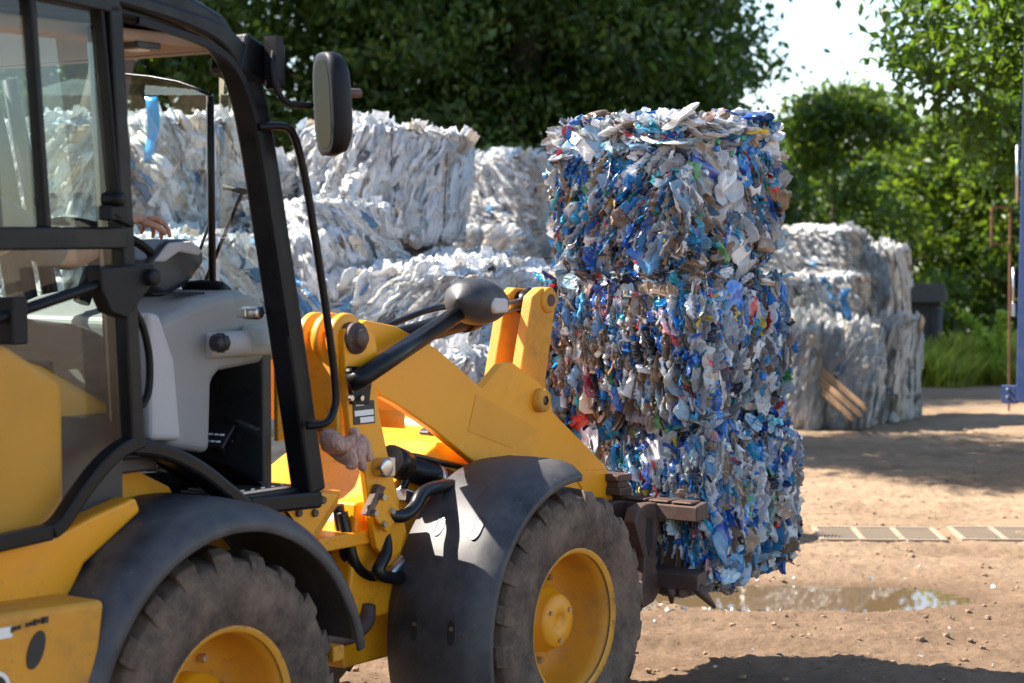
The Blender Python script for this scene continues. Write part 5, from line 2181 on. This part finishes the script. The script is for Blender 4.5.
clothes('shirt', ['bel', 'pel', 'che', 'nkb', 'shR', 'elR', 'shL', 'elL'], .012, M['shirt'])
clothes('trousers', ['pel', 'hpR', 'kneR', 'ankR', 'hpL', 'kneL', 'ankL'], .012, M['trouser'])
b = MB()
hc = Vector(D(-2.235, 0, 2.39))
vs, fs = [], []
for i in range(8):
    th = .2 + i * .21
    for k in range(20):
        a = 2 * PI * k / 20
        vs.append(hc + Vector((.105 * math.sin(th) * math.cos(a), .10 * math.sin(th) * math.sin(a), .105 * math.cos(th))))
b.add(vs, [(i * 20 + k, i * 20 + (k + 1) % 20, (i + 1) * 20 + (k + 1) % 20, (i + 1) * 20 + k) for i in range(7) for k in range(20)], 0, True)
b.add([hc + Vector((0, 0, .105))], [], 0)
b.build('hair', M['hair'], drv)
# face: eyes and ears
b = MB()
for s in (-1, 1):
    c = Vector(D(-2.135, s * .034, 2.372))
    b.lathe([(0, -.010), (.008, -.008), (.011, 0), (.008, .008), (0, .010)], 'z', 10, 0, c)
b.build('eyes', M['white'], drv)

# ------------------------------------------------------------------ trees
def leaves_mesh(name, C, size, mat, rng, tint, droop=.3, aspect=.5):
    """one small rhombic folded leaf per centre"""
    n = len(C)
    Z = rng.normal(size=(n, 3))
    Z[:, 2] -= droop
    Z /= np.linalg.norm(Z, axis=1)[:, None]
    A = rng.normal(size=(n, 3))
    A[:, 2] += .9
    Y = A - Z * (A * Z).sum(1)[:, None]
    Y /= np.linalg.norm(Y, axis=1)[:, None]
    X = np.cross(Y, Z)
    s = size * rng.uniform(.65, 1.35, n)[:, None]
    wv = s * aspect * .5
    V = np.stack([C - Z * s * .5, C + X * wv + Y * wv * .35, C + Z * s * .5, C - X * wv + Y * wv * .35], 1)
    V = V.reshape(-1, 3)
    i = np.arange(n) * 4
    Fq = np.concatenate([np.stack([i, i + 1, i + 2], -1), np.stack([i, i + 2, i + 3], -1)])
    col = np.repeat(tint, 4, 0)
    return np_mesh(name, V, Fq, mat, None, False, col)


def tree(name, x, y, height, crown_r, crown_z0, nleaf, leaf, mat, label, group, seed, profile=None, squash=1.0, gap=.0, cl=.55, warm=.0, off=(0, 0)):
    rng = np.random.default_rng(seed)
    root = empty(name, (x, y, 0))
    tag(root, label, 'tree', group)
    b = MB()
    H0 = height * .82
    bend = rng.normal(0, .25, 2)
    tp = [(0, 0, -.1), (bend[0] * .3, bend[1] * .3, H0 * .3), (bend[0] + off[0] * .4, bend[1] + off[1] * .4, H0 * .65), (bend[0] * 1.3 + off[0], bend[1] * 1.3 + off[1], H0)]
    tr_ = height * .024
    b.tube(tp, [tr_ * 1.25, tr_, tr_ * .6, tr_ * .2], 9, sub=4)
    b.build('trunk', M['bark'], root)
    lb_ = MB()
    prof = profile or (lambda u: math.sin(PI * min(1, u ** .8 * .9 + .08)) ** .6)
    # clumps spread through the crown volume
    nc = max(30, int(nleaf / 90))
    cen = []
    while len(cen) < nc:
        u = rng.random()
        R = crown_r * prof(u)
        a = rng.uniform(0, 2 * PI)
        rr = R * math.sqrt(rng.uniform(.08, 1))
        z = crown_z0 + (height - crown_z0) * u
        p = np.array([rr * math.cos(a) + off[0] * (.3 + .7 * u), rr * math.sin(a) * squash + off[1] * (.3 + .7 * u), z])
        lump = pn(np.array([p * .55 + seed * 3.1]))[0]
        if lump < -.15 + gap: continue
        p[:2] *= 1 + .12 * lump
        cen.append(p)
    cen = np.array(cen)
    for k in rng.choice(len(cen), min(26 if crown_z0 < 6 else 0, len(cen)), False):
        c = cen[k]
        zs = max(.8, min(H0 * .95, c[2] - .5 - .25 * np.linalg.norm(c[:2])))
        u = zs / H0
        bx_ = np.interp(u, [0, .3, .65, 1], [q[0] for q in tp])
        by_ = np.interp(u, [0, .3, .65, 1], [q[1] for q in tp])
        p0 = np.array([bx_, by_, zs])
        mid = p0 * .45 + c * .55 + np.array([0, 0, -.15])
        lb_.tube([tuple(p0), tuple(mid), tuple(c)], [tr_ * .30, tr_ * .15, tr_ * .05], 5, sub=3)
    if lb_.v: lb_.build('limbs', M['bark'], root)
    per = int(nleaf / nc)
    sizes = rng.uniform(.6, 1.35, nc)
    Cs = np.repeat(cen, per, 0)
    sg = np.repeat(sizes, per)[:, None] * cl * np.array([1, 1, .55])
    L = Cs + rng.normal(size=Cs.shape) * sg * .55
    ton = np.repeat(rng.uniform(.7, 1.3, nc), per)[:, None] * rng.uniform(.75, 1.25, (len(L), 1))
    yel = np.repeat(rng.uniform(0, 1, nc), per)[:, None]
    tint = ton * (1 + np.array([[.35, .12, -.2]]) * (yel - .3) * (.5 + warm))
    me = leaves_mesh('crown', L, leaf, mat, rng, np.clip(tint, 0.2, 2), .4)
    link_mesh('crown', me, root)
    return root


bush = lambda u: min(1, .8 + u) * (1 - u ** 3) ** .5
cone = lambda u: (1.0 - .62 * u) * min(1, .55 + u * 3)
GD = 'dark broadleaf trees behind the bales'
tree('broadleaf_tree', -6.2, 29.5, 11.5, 4.2, .6, 70000, .17, M['leaf_mid'], 'dark leafy tree behind the loader cab roof', GD, 1)
tree('broadleaf_tree', -2.6, 30.0, 11.5, 3.7, .6, 80000, .16, M['leaf_dark'], 'dark leafy tree rising above the mirror', GD, 2)
tree('broadleaf_tree', -.1, 30.5, 13, 4.1, .5, 95000, .16, M['leaf_dark'], 'tall dark tree rising directly behind the bottle bales', GD, 3, cone)
tree('broadleaf_tree', 1.2, 32, 11.5, 3.7, .4, 90000, .16, M['leaf_dark'], 'dark tree whose sloping edge borders the open sky', GD, 4, cone)
tree('broadleaf_tree', -4.5, 20.9, 11, 2.3, 6.8, 22000, .16, M['leaf_dark'], 'tall slim-trunked tree whose high crown leans over the white pile', GD, 6, None, 1, .1, .55, 0, (1.25, 0))
tree('broadleaf_tree', -9.8, 29, 11, 4.2, .6, 18000, .22, M['leaf_dark'], 'dark leafy tree hidden behind the cab door', GD, 5)
GM = 'small sunlit trees beyond the road end'
tree('small_tree', 5.5, 34, 4.5, 1.9, .1, 15000, .17, M['leaf_mid'], 'bushy yellow-green tree next to the dark trees', GM, 11, bush, 1, .1, .42, .5)
tree('small_tree', 7.4, 37, 4.3, 2.1, .1, 15000, .17, M['leaf_mid'], 'sunlit tree under the middle of the open sky', GM, 12, bush, 1, .1, .42, .4)
tree('small_tree', 9.3, 36, 5.6, 1.9, .3, 14000, .17, M['leaf_mid'], 'sunlit tree behind the tall weeds and blue truck edge', GM, 13, bush, 1, .1, .42, .2)
tree('small_tree', 12.2, 38, 6.0, 2.6, .3, 12000, .18, M['leaf_mid'], 'sunlit tree furthest along beyond the blue truck', GM, 14)
tree('broadleaf_tree', 6.85, 18.4, 7.6, 3.2, 2.3, 85000, .12, M['leaf_near'], 'fresh green tree whose branches overhang the road above the blue truck', None, 21, None, 1, .0, .40, .1, (-.3, 0))

# far wood that closes the horizon: reads as one mass
rng = np.random.default_rng(77)
n = 42000
ang = rng.uniform(-.62, .62, n)
Rr = rng.uniform(44, 56, n)
hh = 4.6 + 2.0 * pn(np.stack([ang * 22, ang * 0, ang * 0], -1)) + .9 * pn(np.stack([ang * 70, ang * 0, ang * 0], -1))
C = np.stack([Rr * np.sin(ang), Rr * np.cos(ang), hh * rng.random(n) ** .75], -1)
tn = np.repeat(rng.uniform(.6, 1.2, (n, 1)), 3, 1)
o = link_mesh('woods', leaves_mesh('woods', C, .42, M['leaf_dark'], rng, tn))
tag(o, 'dense dark wood closing the view at the end of the yard', None, None, 'stuff')

# undergrowth along the foot of the trees
n = 26000
X_ = rng.uniform(-10, 14, n)
Y_ = 29.5 + 3.5 * (X_ > 4.6) + rng.random(n) * 4 + .12 * np.abs(X_)
hh = .9 + .5 * pn(np.stack([X_ * 1.1, X_ * 0, X_ * 0], -1)) + .35 * pn(np.stack([X_ * 3, X_ * 0, X_ * 0 + 5], -1))
keep = ~((X_ > 5.2) & (X_ < 8.4) & (Y_ < 33))
C = np.stack([X_, Y_, hh * rng.random(n)], -1)[keep]
o = link_mesh('undergrowth', leaves_mesh('undergrowth', C, .16, M['leaf_dark'], rng, np.repeat(rng.uniform(.6, 1.3, (len(C), 1)), 3, 1)))
tag(o, 'low shrubs along the foot of the trees', None, None, 'stuff')


# grass verge
def grass(name, x0, x1, y0, y1, n, h, label, seed):
    rng = np.random.default_rng(seed)
    X = rng.uniform(x0, x1, n)
    Y = y0 + (y1 - y0) * rng.random(n) ** 1.3
    edge = .5 * pn(np.stack([X * 1.4, X * 0, X * 0], -1))
    Y = Y + edge
    hh = h * rng.uniform(.4, 1.3, n) * (1 + .7 * pn(np.stack([X, Y, X * 0], -1)))
    lean = rng.normal(0, .3, (n, 2)) * hh[:, None]
    w = .012 + .01 * rng.random(n)
    a = rng.uniform(0, PI, n)
    dx, dy = np.cos(a) * w, np.sin(a) * w
    V = np.stack([np.stack([X - dx, Y - dy, X * 0 - .02], -1), np.stack([X + dx, Y + dy, X * 0 - .02], -1),
                  np.stack([X + lean[:, 0] * .4 + dx * .7, Y + lean[:, 1] * .4 + dy * .7, hh * .6], -1), np.stack([X + lean[:, 0], Y + lean[:, 1], hh], -1)], 1).reshape(-1, 3)
    i = np.arange(n) * 4
    Fq = np.concatenate([np.stack([i, i + 1, i + 2], -1), np.stack([i, i + 2, i + 3], -1)])
    t = np.repeat(rng.uniform(.7, 1.4, (n, 1)), 3, 1)
    t[:, 0] *= 1 + .3 * rng.random(n)
    o = link_mesh(name, np_mesh(name, V, Fq, M['grass'], None, False, np.repeat(t, 4, 0)))
    tag(o, label, None, None, 'stuff')


grass('grass', 5.3, 13, 28.2, 33.5, 34000, .42, 'bright green grass verge at the end of the yard', 5)


def weed(px, Y, h, lean, label, seed):
    rng = np.random.default_rng(seed)
    X = (px - 512) / F_PX * Y
    root = empty('tall_weed', (X, Y, 0))
    tag(root, label, 'plant', 'tall weeds on the verge')
    pts = [(lean * (u ** 2) * h, 0, h * u * (1 - .12 * abs(lean) * u)) for u in np.linspace(0, 1, 8)]
    MB().tube(pts, [.016 * (1 - .8 * k / 7) for k in range(8)], 6).build('stem', M['grass'], root)
    C = []
    for k in range(260):
        u = rng.uniform(.12, 1)
        c = np.array([np.interp(u, np.linspace(0, 1, 8), [p[0] for p in pts]), 0, np.interp(u, np.linspace(0, 1, 8), [p[2] for p in pts])])
        C.append(c + rng.normal(0, .055, 3) * (1.2 - .5 * u))
    link_mesh('foliage', leaves_mesh('foliage', np.array(C), .11, M['grass'], rng, np.repeat(rng.uniform(.9, 1.5, (260, 1)), 3, 1)), root)


weed(1000, 29.0, 1.1, -.5, 'tall weed arching over towards the shed', 1)
weed(1000, 28.6, 1.05, .05, 'upright feathery weed beside the arching one', 2)

# ------------------------------------------------------------------ small grey shed at the end of the yard
sh = empty('shed', (5.98, 31.5, -.26), math.radians(-14))
tag(sh, 'small dark grey shed half hidden under the trees at the end of the yard', 'shed')
M['shed'] = plain('weathered_boards', (.045, .042, .04), .85, var=.4, scale=6)
M['shedroof'] = plain('pale_roof_sheet', (.065, .065, .06), .6, var=.25, scale=8)
b = MB()
b.box((0, 0, .75), (1.5, 1.2, 1.5))
for k in range(10): b.box((-.70 + k * .155, -.606, .75), (.145, .012, 1.46))
b.build('wall', M['shed'], sh, bevel=.004)
b = MB()
b.prism([(-.75, 1.38), (.75, 1.38), (.75, 1.44), (-.75, 1.68), ], 'x', -.85, .85)
b.build('roof', M['shedroof'], sh, bevel=.01)
b = MB()
b.box((.15, -.62, .95), (.42, .03, .5))
wn = b.build('window', M['shedroof'], sh)
b = MB()
b.box((.15, -.632, .95), (.34, .012, .42))
b.build('pane', M['greydark'], wn)
b = MB()
b.box((-.42, -.62, .62), (.5, .03, 1.2))
b.build('door', M['blackmatt'], sh)
for k, (px, lab) in enumerate(((939, 'grey post standing beside the shed'),)):
    X = (px - 512) / F_PX * 29.8
    b = MB()
    b.tube([(0, 0, -.1), (.01, 0, 1.05)], [.05, .045], 10)
    b.lathe([(.0, 1.07), (.05, 1.06), (.055, 1.04)], 'z', 10)
    o = b.build('fence_post', M['shedroof'])
    o.location = (X, 29.8, 0)
    tag(o, lab, 'post')

# ------------------------------------------------------------------ blue truck body at the edge
M['truckblue'] = painted('blue_truck_paint', (.008, .03, .115), .45, dirt=(.14, .11, .10), amount=.4)
TKY = 15.6
tk = empty('truck', ((1020.0 - 512) / F_PX * TKY, TKY, 0), math.radians(-36))
tag(tk, 'blue truck body with a tall corner post, only its edge in view', 'truck')
b = MB()
zb = EYE - (402 - 245) / F_PX * TKY
b.prism([(0.0, zb), (.04, 4.4), (.15, 4.4), (.11, zb)], 'y', -.07, .07)
b.build('corner_post', M['truckblue'], tk, bevel=.012)
b = MB()
b.box((1.35, 3.0, 2.55), (2.4, 5.6, 3.4))
for k in range(8): b.box((.30 + k * .30, .185, 2.55), (.10, .03, 3.3))
b.build('cargo_body', M['truckblue'], tk, bevel=.015)
b = MB()
b.box((-.055, -.04, zb + .06), (.12, .06, .14))
for z in (-.02, .04): b.lathe([(0, -.02), (.012, -.02), (.014, 0)], 'y', 8, 1, (-.06, -.07, zb + .06 + z), False)
b.build('corner_bracket', [M['truckblue'], M['steel']], tk, bevel=.006)
b = MB()
b.tube([(-.035, -.05, zb + .75), (-.035, -.05, zb + 1.05)], .012, 8)
b.box((-.03, -.05, zb + .72), (.03, .03, .1))
b.build('latch_rod', M['steel'], tk)
b = MB()
b.tube([(-.01, -.06, zb + 1.55), (-.01, -.06, zb + 2.0)], .015, 8)
b.build('latch_rod', M['steel'], tk)
b = MB()
b.box((1.3, 3.0, zb - .02), (2.3, 5.4, .12))
b.tube([(.10, .3, .46), (2.4, .3, .46)], .07, 10)
b.build('chassis', M['blackmatt'], tk)
for y_ in (.35, 3.9):
    for x_ in (.10, 2.2):
        wt = MB()
        wt.lathe([(.27, -.0), (.33, -.02), (.44, -.0), (.47, .04), (.47, .22), (.44, .26), (.30, .26)], 'x', 36)
        wo = wt.build('wheel', M['tyre'], tk)
        wo.location = (x_ + (.0 if x_ < 1 else -.1), y_, .47)
        wr_ = MB()
        wr_.lathe([(.28, .02), (.26, .08), (.12, .1), (0, .1)], 'x', 24)
        wr_.build('rim', M['steel'], wo)

b = MB()
c0 = at(1001, 226, 24.0)
s = .22
b.ribbon([(-s * .5, -s), (s * .5, -s), (s * .5, s), (-s * .5, s)], .025, -.015, .015, closed=True)
b.tube([(s * .5, 0, -s), (s * .55, 0, -c0.z)], .014, 8)
M['rustred'] = plain('rusty_red_steel', (.20, .075, .045), .8, var=.35)
o = b.build('sign_frame', M['rustred'], None, bevel=.004)
o.location = c0
tag(o, 'rusty open square frame on a thin pole beside the blue truck', 'frame')

# ------------------------------------------------------------------ leaning timber at the roadside bales
for k in range(6):
    a0, a1 = at(819 + k * .5, 366 + k * 5.2, 21.55 - .01 * k), at(868 - k * 3.4 + (k % 2) * 4, 409 + k * 2.6, 21.15 - .03 * k)
    a1.z = max(a1.z, .03)
    b = MB()
    d_ = (a1 - a0)
    ln = d_.length
    b.box((0, 0, 0), (ln * (.86 + .05 * ((k * 5) % 4)), .03, .032))
    if k == 0: M['timber'] = plain('old_timber', (.36, .22, .12), .8, var=.35, scale=12)
    o = b.build('timber_plank', M['timber'], None, bevel=.004)
    o.location = (a0 + a1) / 2
    o.rotation_euler = d_.to_track_quat('X', 'Z').to_euler()
    tag(o, 'weathered brown batten leaning in a bundle against the bulging white bale', 'plank', 'battens leaning against the roadside bales')

# ------------------------------------------------------------------ drain covers in the ground
M['concrete'] = plain('pale_concrete', (.30, .225, .155), .9, var=.25, scale=14)
M['grate'] = painted('dusty_iron', (.12, .11, .105), .7, dirt=(.36, .27, .19), amount=.9, grime_scale=6)
for x0, x1, lab in ((2.10, 2.96, 'long drain cover of grey iron panels in the dirt beyond the puddle'), (3.06, 3.95, 'drain cover of grey iron panels reaching under the truck side')):
    Yc = 13.75
    dr_ = empty('drain_cover', ((x0 + x1) / 2, Yc, -.010), math.radians(-3))
    tag(dr_, lab, 'drain cover', 'drain covers set in the yard')
    b = MB()
    Lx = x1 - x0
    for sx in (-1, 1):
        b.box((0, sx * .295, .0), (Lx, .035, .05))
    for k in range(4):
        b.box((-Lx / 2 + .02 + k * (Lx - .04) / 3, 0, .0), (.04, .55, .048))
    b.build('concrete_frame', M['concrete'], dr_, bevel=.006)
    wpan = (Lx - .04) / 3 - .045
    for k in range(3):
        g = MB()
        cx_ = -Lx / 2 + .02 + (k + .5) * (Lx - .04) / 3
        g.box((cx_, 0, .0), (wpan, .545, .03))
        for q in range(9):
            g.box((cx_ - wpan / 2 + (q + .5) * wpan / 9, 0, .018), (wpan / 9 * .55, .50, .012))
        g.build('grate_panel', M['grate'], dr_)

# ------------------------------------------------------------------ litter and stones
rng = np.random.default_rng(4)
P = Pile()
for k in range(520):
    if k < 300:
        a, r = rng.uniform(0, 2 * PI), rng.normal(1.12, .10)
        x, y = PUD[0] - .35 + .85 * r * math.cos(a), PUD[1] - .02 + .5 * r * math.sin(a)
        if y > PUD[1] + .25 and rng.random() < .6: continue
    else:
        x, y = rng.uniform(.6, 4.5), rng.uniform(9.3, 13.5)
        if rng.random() < .5: continue
    if True:
        if ((x - PUD[0]) / .98) ** 2 + ((y - PUD[1]) / .52) ** 2 < 1.0: continue
    Q, _ = np.linalg.qr(rng.normal(size=(3, 3)))
    sz = rng.uniform(.010, .034) if k < 300 else rng.uniform(.008, .03)
    c = np.array([(.66, .64, .60), (.52, .47, .40), (.72, .72, .72), (.45, .38, .30), (.35, .5, .55)][rng.choice(5, p=[.35, .25, .2, .15, .05])])
    P.put(TS[rng.integers(len(TS))], Q, np.array([sz, sz * .6, sz]), np.array([x, y, max(gz(x, y), -.03) + .004]), c, 1)
o = link_mesh('litter', P.mesh('litter', [M['pet'], M['pet_opaque']]))
tag(o, 'pale shreds of plastic strewn round the puddle', None, None, 'stuff')
P = Pile()
st_ = []
for k in range(5):
    V, F = rounded_block(1, .8, .6, 6, lambda S, D_: D_ * (.18 * pn(S * 2.2 + k * 7))[:, None])
    V[:, 2] -= .3
    st_.append((V, F))
for k in range(1500):
    x, y = rng.uniform(-.8, 5.2), 8.6 + 9 * rng.random() ** 1.6
    sz = (.006 + .022 * rng.random() ** 2.2) * (1.7 if rng.random() < .05 else 1)
    if ((x - PUD[0]) / .98) ** 2 + ((y - PUD[1]) / .52) ** 2 < .8: continue
    a = rng.uniform(0, 2 * PI)
    R = np.array([[math.cos(a), -math.sin(a), 0], [math.sin(a), math.cos(a), 0], [0, 0, 1]])
    P.put(st_[rng.integers(5)], R, np.array([sz, sz, sz]), np.array([x, y, gz(x, y) + .2 * sz]), np.array((.27, .17, .105)) * rng.uniform(.7, 1.25), 0)
t = NT('clods')
a = t.n('Attribute')
a.attribute_name = 'tint'
o = link_mesh('gravel', P.mesh('gravel', [t.end(t.pbr(a.outputs['Color'], .9))]))
tag(o, 'small clods and stones scattered over the dirt', None, None, 'stuff')
